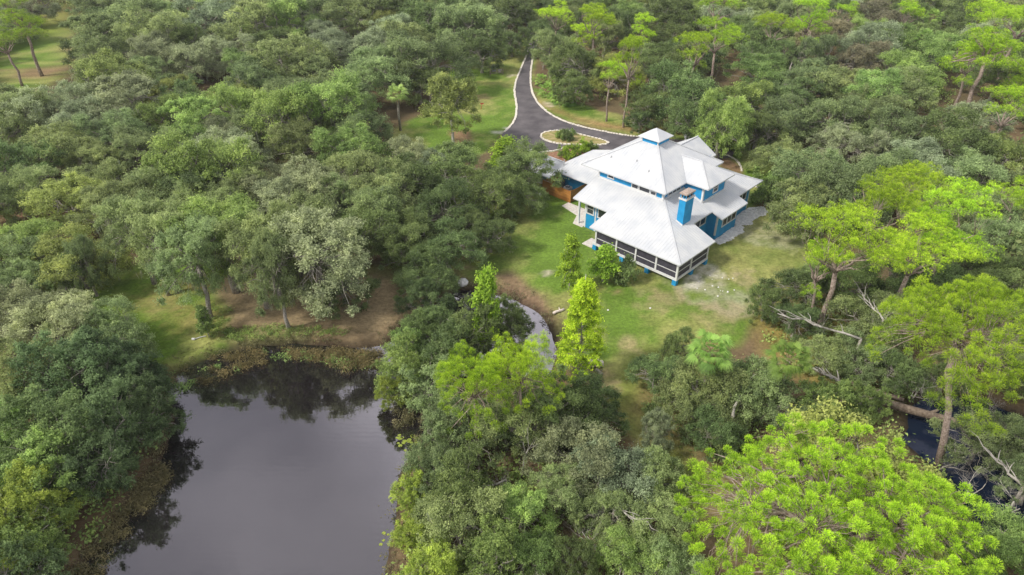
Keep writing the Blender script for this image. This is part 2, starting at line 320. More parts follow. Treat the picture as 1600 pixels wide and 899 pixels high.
def kerb(line, name, lab, closed=False, w=.30, step=.62, seed=1, h=.17):
    rr = random.Random(seed); b = MB(); pts = list(line) + ([line[0]] if closed else [])
    for (ax, ay), (bx, by) in zip(pts[:-1], pts[1:]):
        L = math.hypot(bx-ax, by-ay); n = max(1, round(L/step))
        for k in range(n):
            f = (k+.5)/n; x = ax+(bx-ax)*f + rr.uniform(-.05,.05); y = ay+(by-ay)*f + rr.uniform(-.05,.05); dx, dy = (bx-ax)/L, (by-ay)/L
            l = L/n*rr.uniform(.40,.49); ww = w*rr.uniform(.8,1.2)/2; hh = h*rr.uniform(.8,1.25)
            q = [(x+dx*l*i-dy*ww*j, y+dy*l*i+dx*ww*j) for i, j in ((-1,-1),(1,-1),(1,1),(-1,1))]
            b.poly([(a, c, 0) for a, c in q] + [(x+(a-x)*.82, y+(c-y)*.82, hh) for a, c in q], [(4,5,6,7),(0,1,5,4),(1,2,6,5),(2,3,7,6),(3,0,4,7)])
    return b.make(name, M['kerb'], kind='stuff', label=lab)
Ds = G([(837,45),(841,62),(834,85),(829,110),(829,135),(834,153),(849,172),(875,188),(905,198),(940,205.5),(975,212),(1010,215.5),(1060,218)])
Dl = G([(829,62),(824,84),(814,107),(802,138),(808,165),(806,184),(800,196),(780,214)])
kerb(smooth_poly(Ds, 2, False), 'kerb_stones', 'pale kerb stones along the wooded side of the driveway', seed=2, w=.42)
kerb(smooth_poly(Dl, 2, False), 'kerb_stones', 'pale kerb stones along the lawn side of the driveway', seed=3, w=.42)
kerb(isle_s, 'kerb_stones', 'ring of pale kerb stones round the driveway island', True, seed=4, w=.34, h=.22)
kerb(G([(840,238.5),(863,237),(885,231.5)]), 'kerb_stones', 'pale kerb stones between the driveway and planting bed', seed=5)
kerb(smooth_poly(G([(1128,241),(1143,246),(1153,253),(1158,262),(1158.5,270)]), 1, False), 'edging_stones', 'arc of pale edging stones behind the right end of the house', seed=6, w=.3)
kerb(smooth_poly(G([(1176,291),(1190,295),(1200,303),(1206,311),(1203,318),(1190,322)]), 1, False), 'edging_stones', 'curve of pale edging stones beside the white rock bed', seed=7, w=.3)
sheet('planting_bed', G([(840,240),(863,238.5),(887,232.5),(935,235),(884,256),(860,250)]), .05, M['mulch'], 'reddish mulch bed between driveway and house')
def rocks(poly, n, lab, seed, z=.02, rmin=.06, rmax=.20):
    rr = np.random.default_rng(seed); poly = np.array(poly); lo, hi = poly.min(0), poly.max(0)
    q = lo + rr.random((n*6, 2)) * (hi - lo); q = q[sdist(q, poly) + (fbm(q, 1.2, 3) - .5)*.9 < 0][:n]; b = MB()
    for x, y in q:
        r_ = rr.uniform(rmin, rmax); ph = rr.uniform(0, 6.28); k = 5
        ring = [(x+r_*math.cos(ph+i*6.283/k)*rr.uniform(.7,1.2), y+r_*math.sin(ph+i*6.283/k)*rr.uniform(.7,1.2), z-.03) for i in range(k)]
        top = [(x+(a-x)*.6, y+(c-y)*.6, z+r_*.55) for a, c, _ in ring]
        b.poly(ring+top, [tuple(range(k, 2*k))] + [(i, (i+1) % k, (i+1) % k+k, i+k) for i in range(k)])
    return b.make('rocks', M['rock'], kind='stuff', label=lab)
bed1 = [hw(u, v) for u, v in ((-2.85,13.4),(-1.9,12.9),(-1.35,15),(-1.3,18.3),(-1.9,19.6),(-2.85,19.2))]
bed2 = [hw(u, v) for u, v in ((-4.25,19.2),(-2.8,19.4),(-1.7,20.7),(-1.9,23),(-1.5,26),(-2.9,27.2),(-4.25,25.5))]
for bd, s_ in ((bed1, 1), (bed2, 2)):
    sheet('rock_bed', bd, .03, noise_mat('crushed_rock', (.58,.57,.58), (.86,.85,.86), 3, .95, .2, 8), 'bed of white crushed rock along the right wall of the house')
    rocks(bd, 900, 'loose white rocks heaped along the right wall of the house', s_)
rocks(G([(1090,430),(1150,430),(1160,455),(1120,465),(1085,450)]), 16, 'scattered pale rocks on bare earth right of the porch', 5, rmax=.15)
#rocks(G([(1180,350),(1230,345),(1240,375),(1190,385)]), 12, 'scattered pale rocks on the thin grass right of the house', 6, rmax=.2)
MB().slab([(*hw(u, v), .09) for u, v in ((-14.9,.5),(-14.9,2.5),(-13.3,2.5),(-13.3,.5))], .09).make('step_pad', M['concrete'], kind='structure', label='pale concrete pad at the left end of the porch')
MB().slab([(*hw(u, v), .07) for u, v in ((-24.0,7.0),(-24.0,8.5),(-18.5,8.5),(-17.75,4.0),(-19.4,4.0),(-20.5,6.2))], .07).make('walk_pad', M['concrete'], kind='structure', label='pale concrete walk between cedar fence and house corner')
MB().slab([(*gnd(px, py), .06) for px, py in ((826,268),(850,262),(878,270),(872,282),(850,288),(826,284))], .06).make('drive_apron', M['concrete'], kind='structure', label='pale concrete apron left of the cedar fence')

# ------------------------------------------------------------------ the house (local axes: u along the front, v to the back, z up)
def house_part(b, name, m, parent=None, **kw):
    return b.make(name, m, parent or house, **kw)
house = link('lake_house', None); house.location = (HX, HY, 0); house.rotation_euler = (0, 0, HAZ)
house['label'] = 'blue two-storey house with white metal roofs, cupola and screened porch'; house['category'] = 'house'
ZE, S1 = 3.26, .38
zF = lambda u, v: ZE + S1*v
zS = lambda u, v: ZE - S1*u
zB = lambda u, v: zS(-3.2, 0) + S1*(25.8 - v)
zW = lambda u, v: 2.8 + S1*(v - 10.8)
zW2 = lambda u, v: 3.6 + .28*(u + 28.7)
zU = 7.5; S2 = .555
# walls
for i, q in enumerate([(-17.7,-13.0,4.4,24.5,0,4.55), (-13.1,-4.3,7.6,24.7,0,4.55), (-4.4,-2.9,13.5,18.9,0,4.1), (-18.3,-8.0,7.75,20.4,4.5,7.6), (-8.1,-5.05,12.5,18.1,4.6,7.62), (-36,-17.8,12.3,12.85,0,3.2),(-28.2,-17.8,12.8,19,0,3.5), (-19.6,-13,19.0,28.6,0,4.7)]):
    house_part(MB().box(*q), 'wall', M['blue'])
def trim(*q): house_part(MB().box(*q), 'corner_board', M['white'])
trim(-17.74,-17.5,4.36,4.5,0,4.5); trim(-16.0,-15.78,4.35,4.45,0,4.5); trim(-8.2,-7.96,7.71,7.9,6.2,7.55); trim(-8.0,-7.955,7.95,8.1,6.3,7.55)
trim(-5.25,-5.01,12.46,12.6,5.25,7.5); trim(-5.1,-5.01,12.6,12.75,5.2,7.5); trim(-5.1,-5.01,18.0,18.15,5.2,7.5); trim(-3.1,-2.86,13.45,13.6,.7,4.05); trim(-4.4,-4.26,24.55,24.74,.2,4.4); trim(-18.35,-18.15,7.7,7.85,6.2,7.5)
trim(-18.9,-18.6,12.2,12.35,0,3.1)
# flashing where the upper walls meet the lower roof
house_part(MB().box(-18.35,-7.9,7.6,7.76,6.15,6.36), 'flashing', M['white'])
house_part(MB().box(-8.02,-7.86,7.7,12.5,6.16,6.40), 'flashing', M['white'])
house_part(MB().beam((-8.0,12.42,6.38),(-5.0,12.42,5.24),.14,.2), 'flashing', M['white'])
house_part(MB().box(-5.08,-4.9,12.45,18.15,5.06,5.30), 'flashing', M['white'])
# roofs with standing seams
def scan(poly, c, ax):
    """crossings of the line (coordinate ax == c) with a 2-D polygon"""
    xs = []; n = len(poly)
    for i in range(n):
        a, b = poly[i], poly[(i+1) % n]
        if (a[ax] > c) != (b[ax] > c): xs.append(a[1-ax] + (b[1-ax]-a[1-ax]) * (c-a[ax])/(b[ax]-a[ax]))
    return sorted(xs)
def roof(poly, zf, ax, th=.16, step=.42, off=.0, lab=None):
    """ax: the coordinate that stays constant along a seam (0: seams run along v, 1: along u)"""
    o = house_part(MB().slab([(u, v, zf(u, v)) for u, v in poly], th), 'roof', M['roof'])
    if lab: o['label'] = lab
    b = MB(); lo = min(p[ax] for p in poly); hi = max(p[ax] for p in poly); c = lo + step*.5
    while c < hi:
        xs = scan(poly, c, ax)
        for a, e in zip(xs[::2], xs[1::2]):
            if e - a > .15:
                p = (c, a+.02) if ax == 0 else (a+.02, c); q = (c, e-.02) if ax == 0 else (e-.02, c)
                b.beam((*p, zf(*p)+.008), (*q, zf(*q)+.008), .03, .035)
        c += step
    if b.v: b.make('seam', M['roof'], o, kind='stuff')
    return o
def cap(parent, a, b_, w=.2): MB().beam(a, b_, w, .06).make('ridge_cap', M['roof'], parent)
r1 = roof([(-13.5,0),(0,0),(-7.93,7.93),(-18.6,7.93),(-18.9,3.1),(-13.1,3.1)], zF, 0)
cap(r1, (0,0,ZE+.03), (-7.9,7.9,zF(0,7.9)+.03))
r2 = roof([(0,0),(0,7.9),(-3.3,7.9),(-3.3,12.4),(-1.75,12.4),(-1.75,19.05),(-3.2,19.05),(-3.2,25.8),(-8.0,21.0),(-8.0,8.0)], zS, 1)
r3 = roof([(-3.2,25.8),(-8.0,21.0),(-18,21.0),(-18,25.8)], zB, 0)
cap(r2, (-3.2,25.8,zS(-3.2,0)+.03), (-8,21,zS(-8,0)+.03))
rw = roof([(-36,10.8),(-18.5,10.8),(-18.5,19.8),(-19.35,19.8),(-28.7,12.9),(-36,12.9)], zW, 0, lab='low white roof of the left wing')
roof([(-36,8.5),(-28.0,8.5),(-28.0,10.8),(-36,10.8)], lambda u, v: 2.70 + .04*(v-8.5), 0, lab='flat white canopy in front of the left wing')
rw2 = roof([(-28.7,12.9),(-28.7,19.8),(-19.35,19.8)], zW2, 1)
cap(rw, (-36,12.9,zW(0,12.9)+.03), (-28.7,12.9,zW(0,12.9)+.03))
rp = roof([(-12.7,20.5),(-12.7,29.5),(-16.2,29.5),(-16.2,20.5)], lambda u, v: 4.5 + .585*(-12.7-u), 1, lab='gabled white roof over the rear entrance')
roof([(-19.7,20.5),(-19.7,29.5),(-16.2,29.5),(-16.2,20.5)], lambda u, v: 4.5 + .585*(19.7+u), 1)
cap(rp, (-16.2,20.5,6.58), (-16.2,29.5,6.58))
# main upper hipped roof, four slopes up to the cupola
cu, cv, hu, hv, k = -14.1, 14.1, 6.8, 7.1, 1.25
zk = zU + S2 * (hv - k)
su, sv = (zk-zU)/(hu-k), (zk-zU)/(hv-k)
A, B_, C_, D_ = (cu-hu,cv-hv), (cu+hu,cv-hv), (cu+hu,cv+hv), (cu-hu,cv+hv)
a, b2, c, d = (cu-k,cv-k), (cu+k,cv-k), (cu+k,cv+k), (cu-k,cv+k)
up1 = roof([A,B_,b2,a], lambda u, v: zU + sv*(v-(cv-hv)), 0, lab='upper hipped white roof below the cupola')
up2 = roof([B_,C_,c,b2], lambda u, v: zU + su*((cu+hu)-u), 1)
up3 = roof([C_,D_,d,c], lambda u, v: zU + sv*((cv+hv)-v), 0)
up4 = roof([D_,A,a,d], lambda u, v: zU + su*(u-(cu-hu)), 1)
for q, r_ in ((B_, b2), (A, a), (C_, c), (D_, d)): cap(up1, (*q, zU+.03), (*r_, zk+.03))
# cross hip over the side dormer
zd = zU + S2*3.35
dm = roof([(-4.1,11.9),(-7.4,11.9),(-10.6,15.25),(-7.45,15.25)], lambda u, v: zU + .012 + S2*(v-11.9), 0, lab='white hipped roof of the side dormer')
roof([(-4.1,11.9),(-4.1,18.6),(-7.45,15.25)], lambda u, v: zU + .012 + S2*(-4.1-u), 1)
roof([(-4.1,18.6),(-7.4,18.6),(-10.6,15.25),(-7.45,15.25)], lambda u, v: zU + .012 + S2*(18.6-v), 0)
cap(dm, (-4.1,11.9,zU+.05), (-7.45,15.25,zd+.05)); cap(dm, (-7.45,15.25,zd+.05), (-10.6,15.25,zd+.05))
# cupola
cp = house_part(MB().box(cu-1.3,cu+1.3,cv-1.3,cv+1.3,zk-.35,11.40), 'cupola', M['blue'])
MB().box(cu+1.18,cu+1.33,cv-1.33,cv-1.18,zk-.2,11.3).make('corner_board', M['white'], cp)
MB().box(cu-1.33,cu-1.18,cv-1.33,cv-1.18,zk-.2,11.3).make('corner_board', M['white'], cp)
e = 1.70; ap = (cu, cv, 12.5); q = [(cu-e,cv-e,11.42),(cu+e,cv-e,11.42),(cu+e,cv+e,11.42),(cu-e,cv+e,11.42)]
MB().poly(q + [ap] + [(x, y, 11.33) for x, y, _ in q], [(0,1,4),(1,2,4),(2,3,4),(3,0,4),(8,7,6,5),(0,5,6,1),(1,6,7,2),(2,7,8,3),(3,8,5,0)]).make('cupola_roof', M['roof'], cp)
# windows: frame (white) with panes set back in it
def window(ax, c, a0, a1, z0, z1, n=1, mid=False):
    """ax 'v': wall faces the pond at v=c, spans u; ax 'u': wall faces right at u=c, spans v"""
    t = .13; b = MB(); P = []
    def bx(x0, x1, zz0, zz1, d0, d1, bb):
        if ax == 'v': bb.box(x0, x1, c-d1, c-d0, zz0, zz1)
        else: bb.box(c+d0, c+d1, x0, x1, zz0, zz1)
    bx(a0-t, a1+t, z1, z1+t, 0, .09, b); bx(a0-t-.05, a1+t+.05, z0-t, z0, 0, .12, b); bx(a0-t, a0, z0, z1, 0, .09, b); bx(a1, a1+t, z0, z1, 0, .09, b)
    w = (a1-a0)/n
    for i in range(1, n): bx(a0+i*w-.07, a0+i*w+.07, z0, z1, 0, .085, b)
    o = house_part(b, 'window', M['white'])
    for i in range(n):
        bb = MB(); bx(a0+i*w+(.07 if i else 0), a0+(i+1)*w-(.07 if i < n-1 else 0), z0, z1, 0, .035, bb); bb.make('pane', M['glass'], o)
        if mid:
            bb = MB(); bx(a0+i*w+(.07 if i else 0)+.004, a0+(i+1)*w-(.07 if i < n-1 else 0)-.004, (z0+z1)/2-.035, (z0+z1)/2+.035, .035, .07, bb); bb.make('sash_rail', M['white'], o)
window('v', 7.75, -16.72, -15.9, 6.68, 7.25)
window('v', 7.75, -12.8, -11.9, 6.45, 7.3); window('v', 7.75, -11.6, -10.1, 6.45, 7.3); window('v', 7.75, -9.85, -9.15, 6.45, 7.3, mid=True)
window('u', -8.0, 8.85, 11.6, 6.48, 7.2, 3)
window('u', -5.05, 15.1, 16.1, 5.75, 6.75, mid=True)
window('u', -4.3, 10.2, 12.7, 2.45, 3.65, 2); window('u', -2.9, 15.0, 18.4, 1.55, 2.75, 3); window('u', -4.3, 21.4, 23.6, 2.2, 3.5, 2)
window('v', 4.4, -17.3, -16.3, 2.35, 3.75, mid=True); window('v', 4.4, -15.4, -13.7, 2.35, 3.8)
window('v', 12.3, -20.4, -19.2, 1.2, 2.7)
# square post under the left corner of the roof
house_part(MB().box(-19.0,-18.78,4.5,4.72,.09,4.7), 'post', M['white'])
# screened porch
porch = house_part(MB().box(-13.2,-.42,.42,7.55,.68,.98), 'porch_floor', M['white'])
for i, u in enumerate((-12.7,-9.45,-6.5,-3.5,-.55)): house_part(MB().box(u-.11,u+.11,.45,.67,.985,3.2), 'porch_post', M['white'])
for v in (3.5, 7.35): house_part(MB().box(-.66,-.44,v-.11,v+.11,.985,3.2), 'porch_post', M['white'])
house_part(MB().box(-13.15,-12.93,3.9,4.12,.985,3.2), 'porch_post', M['white'])
us = (-12.7,-9.45,-6.5,-3.5,-.55)
for a, b_ in zip(us[:-1], us[1:]):
    house_part(MB().box(a+.11,b_-.11,.52,.60,1.72,1.80), 'porch_rail', M['white']); house_part(MB().box(a+.11,b_-.11,.555,.565,.985,3.2), 'screen', M['screen'])
for a, b_ in ((.56,3.5),(3.5,7.35)):
    house_part(MB().box(-.59,-.51,a+.11,b_-.11,1.72,1.80), 'porch_rail', M['white']); house_part(MB().box(-.555,-.545,a+.11,b_-.11,.985,3.2), 'screen', M['screen'])
house_part(MB().box(-12.95,-12.94,.7,4.0,.985,3.2), 'screen', M['screen'])
for u, v in ((-.7,.6),(-4.66,.6),(-8.48,.6),(-12.8,.6),(-.7,4),(-.7,7.3)): house_part(MB().box(u-.27,u+.27,v-.22,v+.3,0,.678), 'pier', M['blue'])
# chimney
ch = house_part(MB().box(-4.75,-3.85,6.1,7.95,2.9,8.05), 'chimney', M['blue'])
MB().box(-4.85,-3.75,6.0,8.05,8.05,8.25).make('band', M['white'], ch)
MB().poly([(-4.80,6.02,4.95),(-3.80,6.02,4.57),(-3.80,6.02,4.85),(-4.80,6.02,5.23),(-4.80,6.1,4.95),(-3.80,6.1,4.57),(-3.80,6.1,4.85),(-4.80,6.1,5.23)], [(0,1,2,3),(3,2,6,7),(7,6,5,4),(1,5,6,2),(4,0,3,7)]).make('flashing', M['white'], ch)
for u in (-4.72,-4.30,-3.98):
    MB().box(u,u+.1,6.12,6.22,8.25,8.75).make('cap_post', M['blue'], ch); MB().box(u,u+.1,7.82,7.92,8.25,8.75).make('cap_post', M['blue'], ch)
MB().box(-4.6,-4.0,6.3,7.75,8.25,8.72).make('flue', M['dark'], ch)
MB().box(-3.98,-3.88,6.9,7.05,8.25,8.75).make('cap_post', M['blue'], ch)
MB().box(-4.82,-3.78,6.03,8.02,8.75,8.92).poly([(-4.82,6.03,8.92),(-3.78,6.03,8.92),(-3.78,8.02,8.92),(-4.82,8.02,8.92),(-4.3,7.0,9.12)], [(0,1,4),(1,2,4),(2,3,4),(3,0,4)]).make('cap_slab', M['brick'], ch)
house_part(MB().tube([(-28.3,12.3,3.2),(-28.3,12.3,4.3)], [.07,.07], 8), 'vent_pipe', M['metalgrey'])
for u_, v_ in ((-17.6,9.2),(-13.9,9.8),(-11.4,9.0)): house_part(MB().tube([(u_,v_,zU+sv*(v_-7.0)-.05),(u_,v_,zU+sv*(v_-7.0)+.3)], [.07,.07], 8), 'roof_vent', M['metalgrey'])
# a pair of pale chairs behind the porch screen is too faint to read; the screen shows only dark

# ------------------------------------------------------------------ cedar fence and air conditioners left of the house
def local_empty(name, label, cat, u, v, z=0, rz=0.0, group=None):
    o = link(name, None); x, y = hw(u, v); o.location = (x, y, z); o.rotation_euler = (0, 0, HAZ + rz); o['label'] = label; o['category'] = cat
    if group: o['group'] = group
    return o
fe = local_empty('cedar_fence', 'orange cedar privacy fence round the air conditioners', 'fence', -29.2, 8.6)
bm_ = MB().box(-.085,.085,-.012,.012,0,1.88).mesh('fence_board', M['cedar'])
def boards(x0, y0, x1, y1):
    L = math.hypot(x1-x0, y1-y0); n = int(L/.19); an = math.atan2(y1-y0, x1-x0)
    for i in range(n):
        f = (i+.5)/n; o = link('fence_board', bm_, fe); o.location = (x0+(x1-x0)*f, y0+(y1-y0)*f, rnd.uniform(0,.03)); o.rotation_euler = (0, 0, an + rnd.uniform(-.02,.02))
    for z in (.4, 1.5): MB().beam((x0, y0+.03, z), (x1, y1+.03, z), .05, .09).make('rail', M['cedar'], fe)
boards(0, 0, 5.4, 0); boards(5.4, .05, 5.4, 3.6); boards(0, .05, 0, 3.6)
for x, y in ((0,0),(1.8,.05),(3.6,.05),(5.4,0),(5.4,3.6),(0,3.6)): MB().box(x-.06,x+.06,y-.02,y+.1,0,1.95).make('fence_post', M['cedar'], fe)
def ac(label, u, v, r_, h, casing, groups):
    o = local_empty('air_conditioner', label, 'air conditioner', u, v, 0, 0, groups)
    MB().box(-r_,r_,-r_,r_,.06,h).make('casing', casing, o)
    b = MB()
    for i in range(9):
        z = .18 + i*(h-.3)/9; b.box(-r_-.012,r_+.012,-r_-.012,r_+.012,z,z+.03)
    b.make('louvre', M['metalgrey'], o, kind='stuff')
    MB().tube([(0,0,h),(0,0,h+.03)], [r_*.8,r_*.8], 16).make('fan_grille', M['dark'], o)
    bl = MB()
    for i in range(4):
        a = i*math.pi/2; bl.poly([(0,0,h+.035),(r_*.7*math.cos(a),r_*.7*math.sin(a),h+.035),(r_*.7*math.cos(a+.5),r_*.7*math.sin(a+.5),h+.06)], [(0,1,2)])
    bl.make('fan_blades', M['metalgrey'], o); MB().box(-r_-.1,r_+.1,-r_-.1,r_+.1,0,.06).make('pad', M['concrete'], o)
ac('squat white air conditioner behind the cedar fence corner', -26.3, 11.0, .48, .95, M['white'], 'air conditioners')
ac('tall dark air conditioner behind the cedar fence near the eave', -27.9, 11.1, .5, 1.55, M['dark'], 'air conditioners')

# ------------------------------------------------------------------ rail fences, tank, log, small things
def rail_fence(name, label, pts, h=1.25, rails=3, seed=1):
    rr = random.Random(seed); x0, y0 = pts[0]; o = link(name, None); o.location = (x0, y0, 0); o['label'] = label; o['category'] = 'fence'; o['group'] = 'wooden rail fences'
    for (ax, ay), (bx, by) in zip(pts[:-1], pts[1:]):
        L = math.hypot(bx-ax, by-ay); n = max(1, round(L/2.6)); P = [(ax+(bx-ax)*i/n-x0, ay+(by-ay)*i/n-y0) for i in range(n+1)]
        for (x, y) in P: MB().box(x-.08,x+.08,y-.08,y+.08,-.1,h+rr.uniform(0,.12)).make('fence_post', M['oldwood'], o)
        for (xa, ya), (xb, yb) in zip(P[:-1], P[1:]):
            for k in range(rails):
                z = h*(.35+.6*k/(rails-1)) if rails > 1 else h*.8
                MB().beam((xa, ya, z+rr.uniform(-.05,.05)), (xb, yb, z+rr.uniform(-.05,.05)), .06, .14).make('rail', M['oldwood'], o)
rail_fence('rail_fence', 'weathered rail fence across the upper lawn left of the drive', G([(690,112),(735,110),(765,108)]), seed=3)
rail_fence('rail_fence', 'short rail fence guarding the white tank', G([(766,118),(786,116)]), 1.2, 3, 4)
rail_fence('rail_fence', 'dark rail fence under the oaks at the left edge', G([(-10,330),(30,326),(70,318)]), 1.4, 3, 5)
rail_fence('rail_fence', 'rail fence glimpsed in the wood below the far clearing', G([(236,152),(252,150),(264,147)]), 1.3, 3, 6)
x, y = gnd(771.5, 112); tk = link('water_tank', None); tk.location = (x, y, 0); tk['label'] = 'small white domed tank on a blue-grey box beside the short fence'; tk['category'] = 'tank'
MB().box(-.45,.45,-.35,.35,0,.85).make('casing', noise_mat('blue_grey_paint', (.22,.26,.34), (.34,.38,.46), 3), tk)
MB().tube([(0,0,.85),(0,0,1.35),(0,0,1.55),(0,0,1.64)], [.34,.34,.24,.05], 12).make('tank', M['white'], tk, smooth=True)
x, y = gnd(781, 113.5); tk = link('pump', None); tk.location = (x, y, 0); tk['label'] = 'low pale pump behind the short rail fence'; tk['category'] = 'pump'
MB().tube([(-.4,0,.5),(.3,0,.5),(.4,0,.5)], [.26,.26,.1], 10).make('body', M['metalgrey'], tk); MB().box(-.3,.3,-.2,.2,0,.26).make('base', M['concrete'], tk)
x, y = gnd(1071.5, 218.5); tk = link('garden_urn', None); tk.location = (x, y, 0); tk['label'] = 'round white urn with a dark top beside the driveway beyond the roof'; tk['category'] = 'urn'
MB().tube([(0,0,0),(0,0,.12),(0,0,.3),(0,0,.7),(0,0,1.05),(0,0,1.15)], [.32,.2,.24,.5,.46,.36], 14).make('bowl', M['white'], tk, smooth=True)
MB().tube([(0,0,1.15),(.05,0,1.4)], [.3,.16], 10).make('plant', M['dark'], tk)
x, y = gnd(751.5, 171); tk = link('garden_stake', None); tk.location = (x, y, 0); tk['label'] = 'small red garden stake on the lawn beside the round-crowned tree'; tk['category'] = 'stake'
MB().tube([(0,0,0),(.25,0,1.2)], [.05,.04], 6).make('post', M['redmetal'], tk); MB().box(-.1,.55,-.03,.03,1.0,1.25).make('head', M['redmetal'], tk)
def log(name, label, px, py, L, r_, az, z=.0, m=None, group=None, stub=True, end=None):
    x, y = gnd(px, py); o = link(name, None); o.location = (x, y, z); o.rotation_euler = (0, 0, az); o['label'] = label; o['category'] = 'log'
    if group: o['group'] = group
    MB().tube([(-L/2,0,r_),(-L/4,.05,r_*1.05),(0,.0,r_),(L/4,-.06,r_*.95),(L/2,0,r_*.85)], [r_,r_*.97,r_*.93,r_*.9,r_*.8], 9).make('trunk', m or M['bark'], o, smooth=True)
    if stub: MB().tube([(L*.1,0,r_),(L*.16,.3,r_*2.4)], [r_*.5,r_*.25], 6).make('branch_stub', m or M['bark'], o)
    return o
log('cut_log', 'short pale cut log standing out on the grass right of the yellow cypress', 930.5, 573, 1.4, .42, .1, m=M['log'])
log('cut_log', 'small dark cut log just below the pale log on the grass', 936, 584, .9, .2, -.8)
log('cut_log', 'pale cut log at the lawn edge of the small pool', 873, 488, 1.5, .16, .6, m=M['log'])
log('fallen_trunk', 'thick brown fallen trunk lying across the creek', 1420, 650, 13, .42, R(-24), .3, m=M['barkdark'], group='fallen trunks by the creek')
log('fallen_trunk', 'dark leaning trunk on yellow grass above the creek', 1330, 605, 9, .26, R(-32), .3, m=M['barkdark'], group='fallen trunks by the creek')
x, y = gnd(304, 531); o = link('pipe', None); o.location = (x, y, 0); o['label'] = 'thin white pipe lying on the grass above the pond'; o['category'] = 'pipe'
x2, y2 = gnd(322, 526); MB().tube([(0,0,.08),((x2-x)*.5,(y2-y)*.5+.05,.1),(x2-x,y2-y,.07)], [.05,.05,.05], 6).make('tube', M['white'], o); MB().tube([(-.25,0,.09),(.05,0,.09)], [.13,.13], 8).make('nozzle', M['white'], o)
for px, py, lab in ((950,485,'small white stone on the lawn right of the yellow cypress'),(1016,482,'tiny pale stone on the lawn below the porch'),(723,443,'grey boulder at the pool edge under the dark oaks')):
    x, y = gnd(px, py); rr = random.Random(px); s_ = .12 if px > 800 else .7; b = MB()
    b.tube([(0,0,-.1),(0,0,s_*.3),(0.03,0,s_*.7),(0,.02,s_*.9)], [s_*.9,s_,s_*.75,s_*.3], 7); o = b.make('stone', M['rock']); o.location = (x, y, 0); o['label'] = lab; o['category'] = 'stone'

# ------------------------------------------------------------------ tree kit
def unit(a): return a / (np.linalg.norm(a, axis=-1, keepdims=True) + 1e-9)
def leaf_mesh(name, cen, nrm, length, width, tint, g, ddir=None):
    """leaf-shaped four-cornered faces (tip, side, base, side) at cen, facing nrm"""
    n = len(cen)
    a = ddir if ddir is not None else unit(g.normal(size=(n, 3)))
    x = unit(np.cross(nrm, a)); y = unit(np.cross(x, nrm)) if ddir is None else unit(a)
    if ddir is not None: x = unit(np.cross(y, nrm))
    l = (length * g.uniform(.7, 1.3, n))[:, None]; w = (width * g.uniform(.7, 1.3, n))[:, None]
    V = np.stack([cen + y*l, cen + x*w - y*l*.1, cen - y*l*.8, cen - x*w - y*l*.1], 1).reshape(-1, 3)
    return mesh_np(name, V, np.arange(4*n).reshape(n, 4), 4, np.repeat(np.clip(tint, 0, 1), 4))
def needle_mesh(name, base, tip, width, tint, g):
    n = len(base); d = unit(tip - base); x = unit(np.cross(d, unit(g.normal(size=(n, 3))))) * width
    V = np.stack([base - x, base + x, tip], 1).reshape(-1, 3)
    return mesh_np(name, V, np.arange(3*n).reshape(n, 3), 3, np.repeat(np.clip(tint, 0, 1), 3))
def wiggle(a, b, n, amp, rr, sag=0.0):
    a = Vector(a); b = Vector(b); L = (b-a).length; P = []
    for i in range(n+1):
        f = i/n; q = a.lerp(b, f); k = math.sin(math.pi*f)
        q += Vector((rr.uniform(-1,1), rr.uniform(-1,1), rr.uniform(-1,1)*.5)) * amp*L*k + Vector((0,0,sag*L*k)); P.append(q)
    return P
def crown_points(g, Rr, H, zb, n, irregular=.3, depth=.35, minsep=.8, skirt=.25, lobes=5):
    """clump centres through the outer part of a broad uneven crown"""
    ph = g.uniform(0, 6.28, 6); am = g.uniform(-1, 1, 6) * irregular / 2; out = []
    lob = [(g.uniform(0, 6.28), g.uniform(.35, .75)*Rr, g.uniform(.30, .5)*Rr) for _ in range(lobes)]
    tries = 0
    while len(out) < n and tries < n*60:
        tries += 1; th = g.uniform(0, 6.28); u = math.sqrt(g.random())
        rm = Rr * (1 + sum(am[k]*math.sin((k+1)*th+ph[k]) for k in range(6))*.8)
        r_ = u*rm; x, y = r_*math.cos(th), r_*math.sin(th)
        dome = math.sqrt(max(0, 1-(u*.97)**2)); zt = zb + (H-zb)*dome*(.72 + .1*math.sin(3*th+ph[1]))
        for a, rr_, ra in lob:
            dx = math.hypot(x-rr_*math.cos(a), y-rr_*math.sin(a))
            if dx < ra: zt = max(zt, zb + (H-zb)*(.62+.38*math.sqrt(1-(dx/ra)**2)) * (1 if dome > .3 else .8))
        if g.random() < skirt: z = zb*g.uniform(.45, 1.0) + (zt-zb)*g.uniform(0, .5); 
        else: z = zt - g.exponential(depth*.45)*(H-zb)
        if z < zb*.4: continue
        p = np.array([x, y, z])
        if out and np.min(np.linalg.norm(np.array(out)-p, axis=1)) < minsep*.62: continue
        out.append(p)
    return np.array(out)
